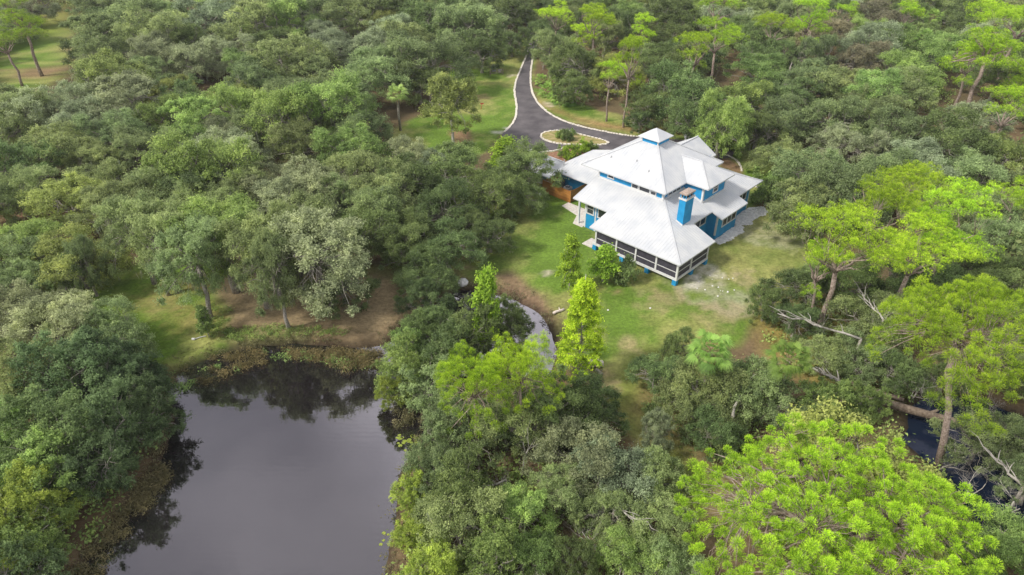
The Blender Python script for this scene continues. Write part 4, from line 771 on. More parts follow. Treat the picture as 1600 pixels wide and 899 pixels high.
# ------------------------------------------------------------------ every tree the photograph singles out
DEF = {'snag': (1.05,.74), 'leanpine': (1.15,.80), 'oak': (.80,.60), 'talloak': (1.1,.72), 'midpine': (1.5,.84), 'fine': (1.15,.5), 'shrub': (.9,.45), 'pine': (1.7,.74), 'bigpine': (1.0,.78), 'young': (1.6,.5), 'cypress': (2.2,.5), 'palm': (1.9,.80), 'palmetto': (.7,.5), 'bare': (1.3,.5), 'brush': (.8,.4)}
CAT = {'snag': 'dead tree', 'shrub': 'shrub', 'palmetto': 'palmetto', 'palm': 'palm', 'brush': 'brush', 'bare': 'dead tree'}
TREES = """
oak og 146 60 92|broad grey-green oak at the right edge of the far top-left clearing
oak og 195 30 110|tall grey-green oak highest in the huge clump right of the far clearing
oak og 245 62 100|grey-green oak low in the huge clump right of the far clearing
oak og 165 85 80|small grey-green oak at the foot of the huge clump by the far clearing
oak os 330 22 95|silver-grey oak at the top border left of the dead snag
oak od 285 70 75|dark green oak between the huge clump and the yellow weeds
oak og 388 45 95|grey-green oak above the yellow weeds
oak os 152 102 62|small silver oak directly below the far clearing's right edge
oak os 252 88 82|silver oak with feathery top in the middle of the upper-left wood
oak os 308 92 78|silver oak right of the feathery-topped one in the upper-left wood
oak os 355 82 78|silver-grey oak below the yellow weeds
oak oy 180 118 105|olive-yellow oak standing out in the upper-left wood
oak og 232 118 70|grey-green oak against the right side of the olive-yellow one
oak oy 272 138 62|bright olive oak with layered boughs above the red earth track
snag br 560 160 55|pale bare dead tree among the middle-left oaks
snag br 705 250 45|bare dead tree just below the upper lawn
snag br 425 55 40|bare snag rising behind the yellow weeds
snag br 1290 205 50|bare tree in the middle of the upper right wood
snag br 1560 470 60|bare branches at the right border above the creek
snag br 985 700 50|bare branching tree at the grass path's end
fine ow 286 158 66|dark layered shrubby tree beside the red earth track
oak ob 392 108 80|leafy green oak above the red earth track
oak oy 372 148 66|yellow-tipped oak right of the red earth track
oak os 66 182 100|silver oak spreading below the far clearing
oak os 128 152 70|pale silver oak touching the bottom of the far clearing
oak os 190 158 115|silvery mossy oak just below the olive-yellow one
oak og 8 172 66|pale grey-green oak cut by the left border below the clearing
oak og 30 195 100|grey-green oak at the left border above the dark rail fence
oak os 128 190 95|mossy grey oak with a pale leaning trunk
oak og 175 208 95|grey oak in the hollow right of the pale leaning trunk
oak ob 245 190 80|dark-centred green oak left of the small bright dome
oak ob 300 195 95|bright green domed oak below the red earth track
oak os 352 212 80|pale silver oak right of the bright domed oak
oak og 230 228 90|grey-green oak under the bright domed oak
oak od 28 252 110|very dark oak shading the rail fence at the left border
oak og 95 236 100|grey-green oak over the right end of the dark rail fence
oak og 150 245 85|grey oak with bare trunks just above the meadow opening
oak ob 437 30 100|bushy green oak near the top border above the yellow weeds
oak og 500 12 90|grey-green oak at the top border left of the bare snag
oak og 560 22 95|grey-green oak at the top border over the dead limbs
oak od 618 14 95|dark oak at the top border right of the dead limbs
oak od 672 30 90|dark oak at the top border left of the bare grey snag
oak og 715 36 92|domed grey-green oak behind the upper lawn
oak od 420 68 75|dark oak between yellow weeds and the bushy green oak
oak od 492 56 52|small dark round oak right of the yellow weeds
oak oy 592 42 62|pale yellowish oak above the large grey crowns
oak os 520 80 85|brownish grey oak below the dead limbs
oak og 455 96 110|grey-green oak below the small dark round one
oak os 575 78 80|silver-green oak beneath the pale yellowish one
oak og 632 62 90|grey-green oak topping the large clump left of the upper lawn
oak og 605 95 75|grey-green oak in the left half of the clump beside the upper lawn
oak og 662 92 115|large rounded grey-green oak overhanging the rail fence
oak od 655 125 80|dark lower oak behind the cabbage palm
oak og 575 122 100|grey-green oak up and left of the cabbage palm
oak og 400 128 85|green-grey oak above the largest bright crown
oak og 480 118 80|grey-green oak above the right part of the largest bright crown
oak ob 455 178 120|left dome of the largest bright oak in the middle wood
oak ob 515 172 120|right dome of the largest bright oak in the middle wood
oak og 560 200 85|lower right dome beside the largest bright oak
oak og 400 200 80|grey-green oak left of the largest bright oak
oak og 470 222 90|shaded lower oak beneath the largest bright one
oak oy 548 152 50|small olive oak above the right dome of the largest bright oak
oak od 752 82 66|narrow dark oak standing behind the rail fence on the upper lawn
oak og 748 36 88|pale-limbed oak behind the rail fence
oak od 790 14 80|dark oak left of where the drive enters the wood
oak od 800 62 55|dark oak leaning over the drive mouth from the left
oak od 852 52 62|dark oak hanging across the drive mouth
oak od 832 8 56|dark oak closing over the drive at the top border
oak os 640 246 76|dusty grey oak at the lower edge of the upper lawn
oak os 692 258 66|sparse grey oak with bare twigs just below the upper lawn
oak og 30 300 95|dim oak behind the dark rail fence at the left border
oak oy 108 312 108|yellow-green oak with hanging moss above the shaded meadow
oak og 165 288 91|pale green oak right behind the yellow-green mossy one
oak og 180 330 102|grey-green oak in the middle of the left grove
oak og 245 288 118|feathery green oak at the top of the left grove
oak og 215 325 97|round green oak in the centre of the left grove
oak ob 318 268 135|highest crown of the left grove, pale and feathery
oak og 365 290 108|right shoulder of the highest crown in the left grove
oak og 330 325 97|shaded oak beneath the highest crown of the left grove
oak og 300 300 97|green oak filling the middle below the highest left-grove crown
oak ob 52 372 110|yellow-green domed oak by the left border over the meadow
oak og 20 408 100|grey-green oak cut by the left border over the meadow
oak oy 118 402 118|olive oak over the short grey trunk on the meadow
talloak og 250 364 109:11.0|drooping mossy oak above the left lawn
talloak og 210 352 86:11.0|thin mossy oak left of the forked pale limb
talloak ob 345 364 126:11.0|leafy oak right of the forked pale limb
talloak og 300 402 92:11.0|low-hanging oak with moss at the lawn's top edge
talloak og 395 387 109:11.0|drooping oak over the corner where grass meets bare earth
oak os 412 290 97|grey-green oak right of the highest left-grove crown
oak os 490 285 113|pale silver-green oak in the middle grove
oak os 450 325 113|silver-green oak with moss curtains in the middle grove
oak og 560 262 102|pale-crested oak at the top of the middle grove
oak og 600 300 102|grey-green oak right of the pale-crested one
oak og 545 305 86|grey-green oak directly beneath the pale-crested one
oak od 640 285 97|dark-shadowed oak in the middle grove
oak od 585 350 108|mossy oak around the brown hollow trunk
oak od 705 268 97|dark green oak left of the house
oak od 690 320 97|dark green oak in the grove's right half
oak od 812 258 97|dark crooked oak reaching toward the garage roof
oak od 760 300 91|dark oak whose boughs hang over the main lawn
oak od 812 300 75|dark drooping bough cluster over the main lawn
oak od 765 365 70|lowest dark oak bough cluster on the main lawn
oak od 735 348 64|narrow dark oak left of the lowest bough cluster
talloak og 470 357 97:11.0|grey oak above the long pale fallen limb
talloak os 498 392 138:11.0|large mossy oak hanging over bare earth in the middle grove
oak od 535 440 86|dark low skirt of the large mossy oak above the bare earth
talloak og 430 417 69:11.0|small mossy drooping oak left of the large mossy one
oak od 625 370 97|dark oak above the shaded grass strip
oak od 665 425 86|dark oak left of the hidden pool
oak od 700 385 97|dark oak above the hidden pool
oak od 640 395 75|dark oak over the shaded grass strip
oak od 665 470 70|dark oak on the earth bank left of the pool
oak os 22 490 110|grey thicket oak cut by the left border above the vine-hung trees
oak os 90 510 120|silver-topped oak at the head of the vine-hung trees
oak og 165 520 110|grey-green oak at the head of the vine-hung trees by the lawn
oak og 30 440 90|grey oak at the left border over the meadow edge
fine ow 215 590 90|bluish myrtle at the pond corner below the left lawn
fine ow 175 570 110|dark myrtle shading the pond corner below the left lawn
fine ow 105 585 130|dark green myrtle in the middle of the vine-hung trees
fine og 40 590 120|grey-green myrtle at the left border in the vine-hung trees
fine ow 225 640 90|bluish myrtle leaning over the pond
fine ow 165 660 130|dark bluish myrtle beside the open water
fine od 75 680 140|dark myrtle left of the leaning bluish one
fine ow 150 722 105|low myrtle arching over the reeds at the pond's left shore
fine ob 60 745 120|leafy green myrtle above the brown reeds
fine ob 15 700 110|leafy green tree cut by the left border beside the pond
fine yy 35 795 120|yellow-green tree in the bottom-left corner
fine ob 50 830 100|green myrtle behind the brown reeds
fine ow 30 890 110|dark myrtle cut by the bottom border left of the reeds
fine yy 10 885 90|yellow-green tree cut by the very bottom-left corner
young ob 320 505 34|small round green sapling on the grass near the pond
young ly 855 268 1|placeholder
fine ob 632 575 85|willowy green tree on the near islet
fine og 668 600 85|pale drooping tree on the near islet beside the pond
fine ob 640 535 60|bright myrtle at the channel head
fine yy 612 610 50|yellow-green shrubby tree at the islet's waterline
fine od 700 555 90|dark tree on the islet behind the twin-crowned pine
fine od 730 520 85|dark tree left of the bright sapling
fine od 690 505 60|dark tree over the hidden channel
fine od 800 500 65|dark grey-green tree right of the bright sapling
fine od 765 515 60|dark tree at the foot of the bright sapling
oak od 660 520 60|dark low oak on the channel bank
oak od 860 640 130|dark oak behind the bare forked tree
oak od 915 625 95|dark spreading oak at the left edge of the grass path
oak og 790 660 120|grey-green oak below the twin-crowned pine
fine od 910 680 70|dark glossy tree hugging the grass path
oak og 735 665 110|green oak below the left half of the twin-crowned pine
fine og 690 690 80|grey-green tree by the lily pads
oak og 680 740 90|feathery grey-green tree arching over the pond's right shore
fine yy 645 765 55|bright yellow-green tree on the pond's right shore
fine od 720 760 100|dark leafy tree behind the bright yellow-green one
oak og 715 810 130|large feathery grey-green tree at the bottom of the pond's right shore
fine yy 645 830 60|yellow-green shrub tree low on the pond's right shore
fine yy 680 880 90|yellow-green tree at the bottom border right of the pond
fine ob 765 870 110|green tree at the bottom border in the middle
oak ob 815 800 90|tall leafy column oak below the bare forked tree
oak ob 830 870 100|leafy oak at the bottom border left of the dead brush
oak os 905 720 120|pale silver-green oak right of the bare forked tree
oak os 965 740 120|pale silver-green oak at the end of the grass path
oak og 880 770 85|grey-green oak above the dead brush
oak og 1030 745 85|grey-green oak right of the grass path's end
oak os 1025 690 50|small silver oak reaching into the grass path
oak og 950 800 75|grey-green oak beside the dead brush
oak og 1030 830 100|grey-green oak right of the dead brush
oak ob 985 875 90|leafy oak at the bottom border right of the dead brush
oak og 1050 890 90|grey-green oak at the bottom border left of the large near pine
oak od 900 890 70|dark green oak at the bottom border under the dead brush
oak od 1030 585 76|dark round oak at the lawn's lower right
oak od 1058 548 50|dark small oak above the dark round one
oak og 1100 610 110|grey-green oak below the pale-leaved palm
oak og 1160 600 105|mossy grey oak with crooked pale limbs
oak og 1100 655 80|grey-green oak by the lower grass path
oak od 1115 675 80|dark low oak above the large near pine
oak og 1205 625 90|grey oak below the star-shaped palm
oak od 1408 585 70|dark oak filling in behind the fallen trunk
oak od 1570 560 95|dark oak behind the creek at the right border
oak od 1475 600 60|dark low oak behind the leaning pine's trunk
oak og 1610 760 80|grey-green oak cut by the right border low over the creek
shrub od 1017 648 32|small dark shrub on the grass path
shrub od 1130 690 52|round dark shrub above the large near pine
oak od 1196 482 50|dark oak at the right edge of the main lawn
oak od 1245 502 66|grey-dark oak with pale broken limbs beside the main lawn
oak od 1266 444 90|dark green oak below the right-hand pines
oak od 1315 440 110|dark oak in the middle beneath the right-hand pines
oak og 1365 500 110|grey-green oak with moss left of the leaning pine
oak og 1290 560 70|grey-green oak above the dark leaning trunk
oak og 1345 560 80|green oak left of the leaning pine's lowest boughs
fine ob 1290 625 75|pale leafy tree above the large near pine
fine ob 1355 625 60|leafy green tree by the fallen trunk
oak od 1410 450 100|dark oak behind the leaning pine's head
oak od 1480 440 100|dark oak right behind the leaning pine's head
oak od 1555 440 110|dark green oak at the right border in the middle
oak od 1600 500 90|dark oak cut by the right border above the creek
oak og 1570 370 100|grey-green oak at the right border below the small pine
oak og 1520 400 90|grey-green oak right of the right-hand pines
oak og 1530 690 95|grey mossy oak over the creek
oak og 1600 690 90|grey-green oak cut by the right border over the creek
oak ob 1570 850 110|leafy oak in the bottom-right corner
oak ob 1510 890 90|leafy oak at the bottom border right of the large near pine
oak og 1270 275 115|broad grey-green oak right of the house
oak og 1320 310 120|grey-green oak with a grey pitted crown right of the house
oak og 1250 325 95|low grey-green oak nearest the house's right end
oak og 1380 270 100|grey oak up and right of the broad one beside the house
oak os 1440 262 105|silvery oak around the forked pale trunk
oak og 1510 270 105|grey-green oak left of the bare slender trunks
oak oy 1575 240 90|olive tree at the right border above the small pine
oak og 1460 320 85|grey-green oak behind the right-hand pines
oak og 1545 320 75|grey-green oak between the right-hand pines and small border pine
oak od 1062 145 105|dark leafy oak in front of the middle pines behind the house
oak od 1015 165 70|narrow dark oak behind the cupola
oak od 1085 185 85|dark oak behind the rear entrance roof
oak ob 1130 190 90|leafy oak on the bare trunk behind the rear entrance
oak od 1060 105 80|dark oak below the two middle pines
oak ob 1165 155 90|leafy oak up and right of the bare trunk behind the house
oak od 1185 200 85|dark leafy oak right of the bare trunk behind the house
oak og 1215 245 75|grey-green oak shading the lawn behind the house's right end
oak og 1230 185 85|grey-green oak in the upper right wood above the broad one
oak og 1290 130 90|grey-green oak below the brown thicket
oak og 1255 130 80|grey-green oak right of the bare leaning trunks
oak og 1340 140 85|grey-green oak in the centre of the upper right wood
oak og 1300 185 95|grey-green oak in the middle of the upper right wood
oak og 1365 180 90|mossy grey-green oak left of the bleached dead limbs
oak og 1410 140 85|grey-green oak above the bleached dead limbs
oak os 1330 225 90|pale oak above the broad one beside the house
oak og 1400 215 90|grey-green oak below the bleached dead limbs
oak os 1525 195 95|pale oak right of the bleached dead limbs
oak ob 1412 70 75|green oak left of the small yellow-topped tree
oak ob 1475 90 85|green oak above the small yellow-topped tree
oak br 1375 32 85|brown-grey thicket oak near the top border on the right
oak br 1290 55 75|brown-grey oak right of the bare-limbed pine
oak br 1345 95 80|dusty brown oak in the upper right wood
oak od 1470 20 80|dark oak at the top border left of the big border pine
oak od 1530 20 70|dark oak at the top border behind the big border pine
oak od 1560 120 80|brownish dark tree below the big border pine
oak od 1200 90 70|dark oak right of the two middle pines
oak od 1165 60 75|dark oak between the middle pines and the bare-limbed pine
oak od 1055 25 85|dark oak at the top border above the middle pines
oak os 1015 22 45|small silver tree at the top border behind the drive pines
oak od 905 100 80|dark oak behind the front drive pine
oak od 1020 95 70|dark oak right of the front drive pine
oak og 870 78 65|grey dusty tree beside the bend of the drive
oak od 905 22 60|dark oak between the first two drive pines
oak od 895 140 55|dark leafy tree beside the drive over the saw palmettos
oak od 1000 190 40|small dark tree beside the front drive pines' trunks
fine oy 1456 135 32|small yellow-topped tree in the upper right wood
shrub ob 1200 295 55|low bright shrub row behind the right end of the house
shrub ob 1222 285 45|low bright shrub under the broad oak right of the house
oak ob 785 245 1|placeholder
pine pn 1322 375 150|lower left pine of the right-hand pines
pine pn 1385 325 130|topmost pine of the right-hand pines
pine pn 1440 305 120|pale green pine in the middle of the right-hand pines
pine pn 1490 345 140|right pine of the right-hand pines
pine pn 1430 385 130|lower middle pine of the right-hand pines
pine pn 1290 410 80|lowest left pine of the right-hand pines
pine pn 1590 305 75|small pine cut by the right border above the wood
pine pn 1560 50 110|big pine at the right border near the top corner
pine pn 1600 25 90|pine cut by the top-right corner
pine pn 1520 90 70|lower left boughs pine beside the big border pine
pine pn 1580 165 90|low pine at the right border under the big border pine
pine pn 1600 120 60|pine cut by the right border below the corner pines
pine pn 1118 55 70|right one of the two middle pines behind the house
pine pn 1085 75 70|left one of the two middle pines behind the house
pine pn 1212 42 60|pine with bare lower limbs left of the brown oak
pine pn 1265 22 70|pine at the top border right of the bare-limbed one
pine pn 1325 18 36|narrow bright pine at the top border on the right
pine pn 1420 20 50|pine beside the far palm at the top right
pine pn 1125 8 60|pine at the top border above the middle pines
pine pn 1008 42 46|blue-green pine behind the drive pines
pine pn 868 25 55|leftmost of the drive pines, by the drive mouth
pine pn 930 32 70|highest of the drive pines behind the house
pine pn 912 55 50|ragged drive pine left of the front one
pine ly 28 18 80|pale open pine in the top-left corner
pine ly 5 60 60|pale pine cut by the left border near the top
midpine pn 742 588 114:11.5|left crown of the twin bright pines beside the small pool
midpine pn 814 568 108:12|right crown of the twin bright pines beside the small pool
palm pf 1112 545 84|pale-leaved cabbage palm among the oaks below the main lawn
palm pf 1228 560 80|star-shaped cabbage palm with one yellow frond
palm pf 1460 25 36|far cabbage palm with yellowish dead skirt near the top right
palm pf 1447 58 36|far bluish palm below the yellowish one
palmetto pf 872 150 32|middle saw palmetto of those bordering the drive
palmetto pf 855 140 32|left saw palmetto of those bordering the drive
palmetto pf 890 152 34|right saw palmetto of those bordering the drive
palmetto pf 868 128 34|saw palmetto up behind the ones bordering the drive
palmetto pf 900 130 34|saw palmetto under the drive pines' left edge
palmetto pf 882 118 34|highest saw palmetto of those bordering the drive
palmetto pf 846 124 26|small saw palmetto nearest the drive's edge
brush br 868 85 55|pale dead brush on the tree line beside the drive bend
brush br 848 98 36|small pale dead brush at the drive's edge
snag br 1500 170 70|bleached dead limbs in the upper right wood
snag br 1465 185 50|bleached crooked limb left of the larger dead limbs
snag br 1350 45 40|pale twiggy dead brush near the top on the right
snag br 945 835 95|bright bare dead brush near the bottom border
snag br 785 745 50|hanging grey dead twigs below the bare forked tree
snag br 1560 620 80|tangle of grey dead branches right of the leaning pine
snag br 1530 740 80|tangle of bare branches hanging above the creek
snag br 1490 690 80|grey dead tangle at the leaning pine's foot
snag br 1590 760 90|dead grey branches over the creek at the right border
snag br 1440 590 60|pale dead twigs left of the leaning pine's trunk
snag br 1300 500 70|bleached bare branches at the lawn's right corner
snag br 110 560 50|pale dead twigs among the vine-hung trees
shrub ly 910 229 22|light green shrub in the mulch bed by the left wing
shrub ly 893 239 24|bright green shrub at the front of the mulch bed
shrub ob 880 237 18|small dark green shrub at the tip of the mulch bed
shrub ob 926 229 16|small shrub behind the left wing roof
shrub ob 876 210 16|left green shrub on the driveway island
shrub od 886 212 20|dark round shrub on the driveway island
shrub ob 893 207 12|smallest shrub on the driveway island
shrub od 975 425 44|low dark shrub in front of the porch
shrub ly 955 405 1|placeholder
"""
GRP = {'oak': 'live oaks of the surrounding wood', 'talloak': 'live oaks of the surrounding wood', 'midpine': 'pine trees', 'snag': 'dead brush and bleached limbs', 'leanpine': 'pine trees', 'fine': 'myrtles and willowy trees', 'pine': 'pine trees', 'palm': 'cabbage palms', 'palmetto': 'saw palmettos', 'shrub': 'garden and woodland shrubs', 'brush': 'dead brush and bleached limbs', 'bigpine': 'pine trees'}
for ln in TREES.strip().splitlines():
    hd, lab = ln.split('|')
    if lab == 'placeholder': continue
    kit, col, px, py, w = hd.split(); px, py = float(px), float(py); w, _, HH = w.partition(':'); w = float(w); HH = float(HH) if HH else None
    hf, zc = DEF[kit]; x, y, D, H = at_crown(px, py, w, hf, zc, None, HH)
    if kit in ('oak', 'talloak'): D *= 1.08; H = HH or min(max(H*rnd.uniform(.92, 1.1), 4.0), 12.5)
    if kit == 'pine': H = max(H, 11); w *= 1.08
    if kit in ('pine',): x, y, D, H = at_crown(px, py, w, hf, zc, None, H); D *= 1.1
    place(kit, col, x, y, D, H, lab, CAT.get(kit, 'tree'), GRP.get(kit), tilt=rnd.uniform(-.05, .05) if kit != 'leanpine' else .16)
def based(kit, col, bx, by, wpx, topy, label, cat='tree', **kw):
    """a tree whose foot shows at (bx, by) and whose top reaches pixel row topy"""
    x, y = gnd(bx, by); H = 1.0
    while topx(x, y, H)[1] > topy and H < 30: H += .1
    D = wpx * topx(x, y, H*.6)[2] / FPX
    return place(kit, col, x, y, D, H, label, cat, **kw)
x, y, D, H = at_crown(1312, 828, 392, 1.12, .70); place('bigpine', 'pn', x, y, D, H, tilt=0.0, label='very large bright pine filling the lower right, nearest the camera', group='pine trees')
based('leanpine', 'pn', 1466, 726, 215, 482, 'leaning pine with a pale trunk beside the creek', group='pine trees', rot=0, tilt=-.17)
based('pine', 'pn', 974.5, 199, 62, 45, 'front right pine on a straight trunk beside the house drive', group='pine trees')
based('pine', 'pn', 947.5, 190, 52, 88, 'front left pine on a thin trunk beside the house drive', group='pine trees')
based('cypress', 'cy', 904, 592, 94, 436, 'yellow cone-shaped cypress between small pool and lawn')
based('young', 'ly', 762, 545, 60, 428, 'tall bright lime sapling behind the small pool')
based('young', 'ly', 889, 452, 44, 372, 'upright bright green young tree just behind the yellow cypress')
based('young', 'ly', 942, 440, 56, 388, 'low spreading lime tree beside the upright young one')
based('young', 'ly', 790, 262, 62, 218, 'lime-leaved sapling at the drive corner left of the garage', group=None)
based('round', 'oy', 709, 226, 84, 118, 'round-crowned yellowish tree with white trunk on the upper lawn', moss=False)
based('palm', 'ob', 626, 204, 42, 130, 'cabbage palm with hanging dead fronds beside the upper lawn', 'palm', group='cabbage palms')
based('bare', 'br', 816, 745, 62, 628, 'bare forked pale tree in the near wood right of the pond', 'dead tree')
based('bare', 'br', 1196, 118, 40, 50, 'bare leaning pale trunks under the open pine', 'dead tree')
based('bare', 'br', 1455, 300, 50, 235, 'pale forked bare trunk among silvery oaks on the right', 'dead tree')
based('bare', 'br', 1360, 560, 46, 445, 'slender bleached bare trunk below the right-hand pines', 'dead tree')
based('bare', 'br', 1545, 300, 36, 228, 'thin bare trunks near the right border', 'dead tree')
based('bare', 'br', 655, 25, 14, -14, 'far bare grey snag at the top border', 'dead tree')
based('oak', 'og', 152, 463, 60, 372, 'oak on a short grey trunk standing in the left meadow grass')
based('oak', 'og', 482, 468, 110, 352, 'mossy oak leaning out over the bare earth bank above the pond')
based('oak', 'og', 600, 372, 95, 290, 'oak on a thick brown hollow trunk in the middle grove')
based('oak', 'ob', 1117, 252, 80, 150, 'oak on a dark trunk at the corner behind the rear entrance roof')

# ------------------------------------------------------------------ the rest of the wood, filled in
def inpoly(px, py, poly):
    return sdist(np.array([[px, py]], float), poly)[0] < 0
KEEP = [(600,150),(700,60),(820,40),(870,130),(1000,200),(1130,205),(1240,240),(1300,400),(1200,470),(1140,560),(1010,560),(1010,650),(1110,720),(1110,800),(1040,760),(960,690),(900,600),(860,600),(700,660),(650,720),(615,900),(600,1200),(-300,1200),(150,880),(250,660),(240,590),(80,520),(90,420),(260,430),(640,430),(760,400),(830,330),(840,240),(740,250),(620,225)]
FAR = [(-20,75),(30,55),(60,60),(95,20),(130,20),(110,125),(40,150),(-20,150)]
placed = np.array(PLACED); cand = []; st = 7.5
for iy in range(int(8/st), int(262/st)):
    for ix in range(-int(200/st), int(200/st)):
        x, y = (ix + rnd.uniform(.05,.95))*st, (iy + rnd.uniform(.05,.95))*st
        px, py, d = topx(x, y, 5.5)
        out_ = px < -60 or px > 1660 or py > 960
        if px < -300 or px > 1900 or py < -95 or py > 1280: continue
        if sdist(np.array([[px, py]]), KEEP)[0] < 8 or sdist(np.array([[px, py]]), FAR)[0] < 26: continue
        cand.append((d, x, y, px, py))
cand.sort()
HANDMARKS = [m_ for m_ in MARKS if len(m_[2].split()) <= 12]; USED = set()
def near_label(px, py, what):
    for qx, qy, lb in sorted(HANDMARKS, key=lambda m_: math.hypot(m_[0]-px, (m_[1]-py)*1.5)):
        dx, dy = px-qx, (py-qy)*1.5; rel = ('right of' if dx > 0 else 'left of') if abs(dx) > abs(dy) else ('below' if dy > 0 else 'above')
        if math.hypot(dx, dy) > 320: break
        if (rel, lb) not in USED:
            t_ = f'{what} oak {rel} the {lb}'
            if len(t_.split()) <= 16: USED.add((rel, lb)); return t_
    return None
WORD = {'og': 'grey-green', 'od': 'dark green', 'os': 'silver-grey', 'ob': 'bright leafy', 'oy': 'olive'}
noak = COUNT.get('oak', 0); far = []
for d, x, y, px, py in cand:
    D = rnd.uniform(9, 14); dd = np.hypot(placed[:,0]-x, placed[:,1]-y)
    if (dd < (placed[:,2] + D/2)*(.66 if px > 1150 else .74)).any(): continue
    if min(math.hypot(x-a, y-b_) for a, b_ in DRIVE) < D*.5 and py > 0: continue
    if 960 < py < 1060: continue
    if min(sdist(np.array([[x, y]]), POND)[0], sdist(np.array([[x, y]]), CREEK)[0]) < 2.5: continue
    placed = np.vstack([placed, [x, y, D/2]])
    zone = 'on the left' if px < 520 else ('right of the house' if px > 1150 else 'behind the lawn and drive')
    depth = 'at the top border' if py < 25 else ('in the far half' if py < 230 else 'in the near half')
    col = rnd.choices(['og','od','os','ob','oy'], [5, 2.4, 3, 2, 1.2] if px < 700 else [5, 3, 1.6, 2.4, 1.2])[0]; H = rnd.uniform(7, 10)
    if px > 1150 and py < 70 and rnd.random() < .03: place('pine', 'pn', x, y, 7, 13, (near_label(px, py, 'bright') or 'bright oak among dull oaks at the top border').replace(' oak ', ' pine ', 1), 'tree', 'pines in the far wood'); continue
    if noak >= 300 or py < -40 or px < -60 or px > 1660 or py > 960: far.append((x, y, D, H)); continue
    lab_ = near_label(px, py, WORD[col])
    place('oak', col, x, y, D, H, lab_ or WORD[col] + ' oak filling the wood ' + zone + ', ' + depth, 'tree', 'oaks filling the wood ' + zone, tilt=rnd.uniform(-.05,.05), moss=d < 150); noak += 1
if far:
    V = []; T_ = []
    for i, (x, y, D, H) in enumerate(far):
        me = LOWS[i % len(LOWS)]; v = np.empty(len(me.vertices)*3, np.float32); me.vertices.foreach_get('co', v); t_ = np.empty(len(me.vertices), np.float32); me.attributes['tint'].data.foreach_get('value', t_)
        a = rnd.uniform(0, 6.28); v = v.reshape(-1, 3) * (D/12, D/12, H/10); V.append(np.column_stack([v[:,0]*math.cos(a)-v[:,1]*math.sin(a)+x, v[:,0]*math.sin(a)+v[:,1]*math.cos(a)+y, v[:,2]])); T_.append(np.clip(t_ + rnd.uniform(-.2,.2), 0, 1))
    V = np.concatenate(V); T_ = np.concatenate(T_); me = mesh_np('far_wood', V, np.arange(len(V)).reshape(-1, 4), 4, T_); me.materials.append(LEAF)
    tone(link('far_wood', me, kind='stuff', label='oak wood running on beyond the borders of the view'), 'og', 1)

# ------------------------------------------------------------------ undergrowth and marsh plants (uncountable: one object each)
def scatter_leaves(name, pts, hts, rad, per, length, width, mt, lab, g, up=1.0, z0=0.0):
    n = len(pts); h = hts[:, None]
    off = g.normal(size=(n, per, 2)) * rad[:, None, None] * .5; f = g.random((n, per))
    P = np.stack([pts[:, None, 0] + off[..., 0], pts[:, None, 1] + off[..., 1], z0 + f*h], -1)
    N = unit(g.normal(size=P.shape)*.7 + np.array([0,0,up])); t = .45 + g.normal(size=(n,1))*.2 + g.normal(size=(n,per))*.12 + (f-.5)*.25
    me = leaf_mesh(name, P.reshape(-1,3), N.reshape(-1,3), length, width, t.ravel(), g); me.materials.append(LEAF)
    return tone(link(name, me, kind='stuff', label=lab), mt, 1)
def sample(poly, n, g, lo=-1e9, hi=0):
    poly = np.array(poly); a, b_ = poly.min(0)-3, poly.max(0)+3; q = a + g.random((n*5, 2))*(b_-a); d = sdist(q, poly); return q[(d > lo) & (d < hi)][:n]
g = np.random.default_rng(9)
q = np.array([[x + g.normal()*r_, y + g.normal()*r_] for x, y, r_ in PLACED for _ in range(8)]); 
cx = np.array([topx(x, y, 0)[:2] for x, y in q]); ok = sdist(cx, KEEP) > 4
LAWNS = [L1, L2, L3, L4, L5]
for L_ in LAWNS: ok &= sdist(cx, L_) > 12
dw = np.minimum(sdist(q, POND), sdist(q, CREEK)); ok &= dw > .5
ok &= sdist(q, DRIVE) > 1.0
q = q[ok]
scatter_leaves('undergrowth', q, g.uniform(.3, 1.3, len(q)), g.uniform(.7, 1.5, len(q)), 36, .19, .09, 'ob', 'low dark green undergrowth on the woodland floor', g)
WZ = -.60
band1 = G([(258,600),(262,582),(300,566),(345,552),(400,545),(440,541),(480,546),(540,542),(590,548),(585,566),(540,572),(500,556),(450,552),(400,560),(350,578),(300,598),(270,612)])
band2 = G([(205,700),(240,690),(255,740),(235,770),(215,800),(180,840),(160,870),(140,905),(80,930),(90,870),(120,820),(160,780),(190,745)])
band3 = G([(618,615),(650,622),(690,630),(700,660),(670,680),(640,676),(615,655)])
for bnd, n, lab, mt in ((band1, 520, 'brownish green marsh plants along the pond\'s far shore', 'md'), (band2, 480, 'tan and green reeds along the pond\'s left shore', 'md'), (band3, 200, 'rusty marsh plants round the near islet', 'md')):
    q = sample(bnd, n, g, hi=.3); q = q[(fbm(q, 1.6, 71) > .47)]
    scatter_leaves('marsh_plants', q, g.uniform(.15, .75, len(q)), g.uniform(.35, .7, len(q)), 60, .13, .035, mt, lab, g, .2, WZ-.02)
q = sample(band1, 200, g); q = q[fbm(q, 2.2, 77) > .52]; scatter_leaves('marsh_greens', q, g.uniform(.1, .5, len(q)), g.uniform(.3,.7,len(q)), 30, .13, .06, 'ob', 'patches of green leaves among the far-shore marsh plants', g, 1.0, WZ-.02)
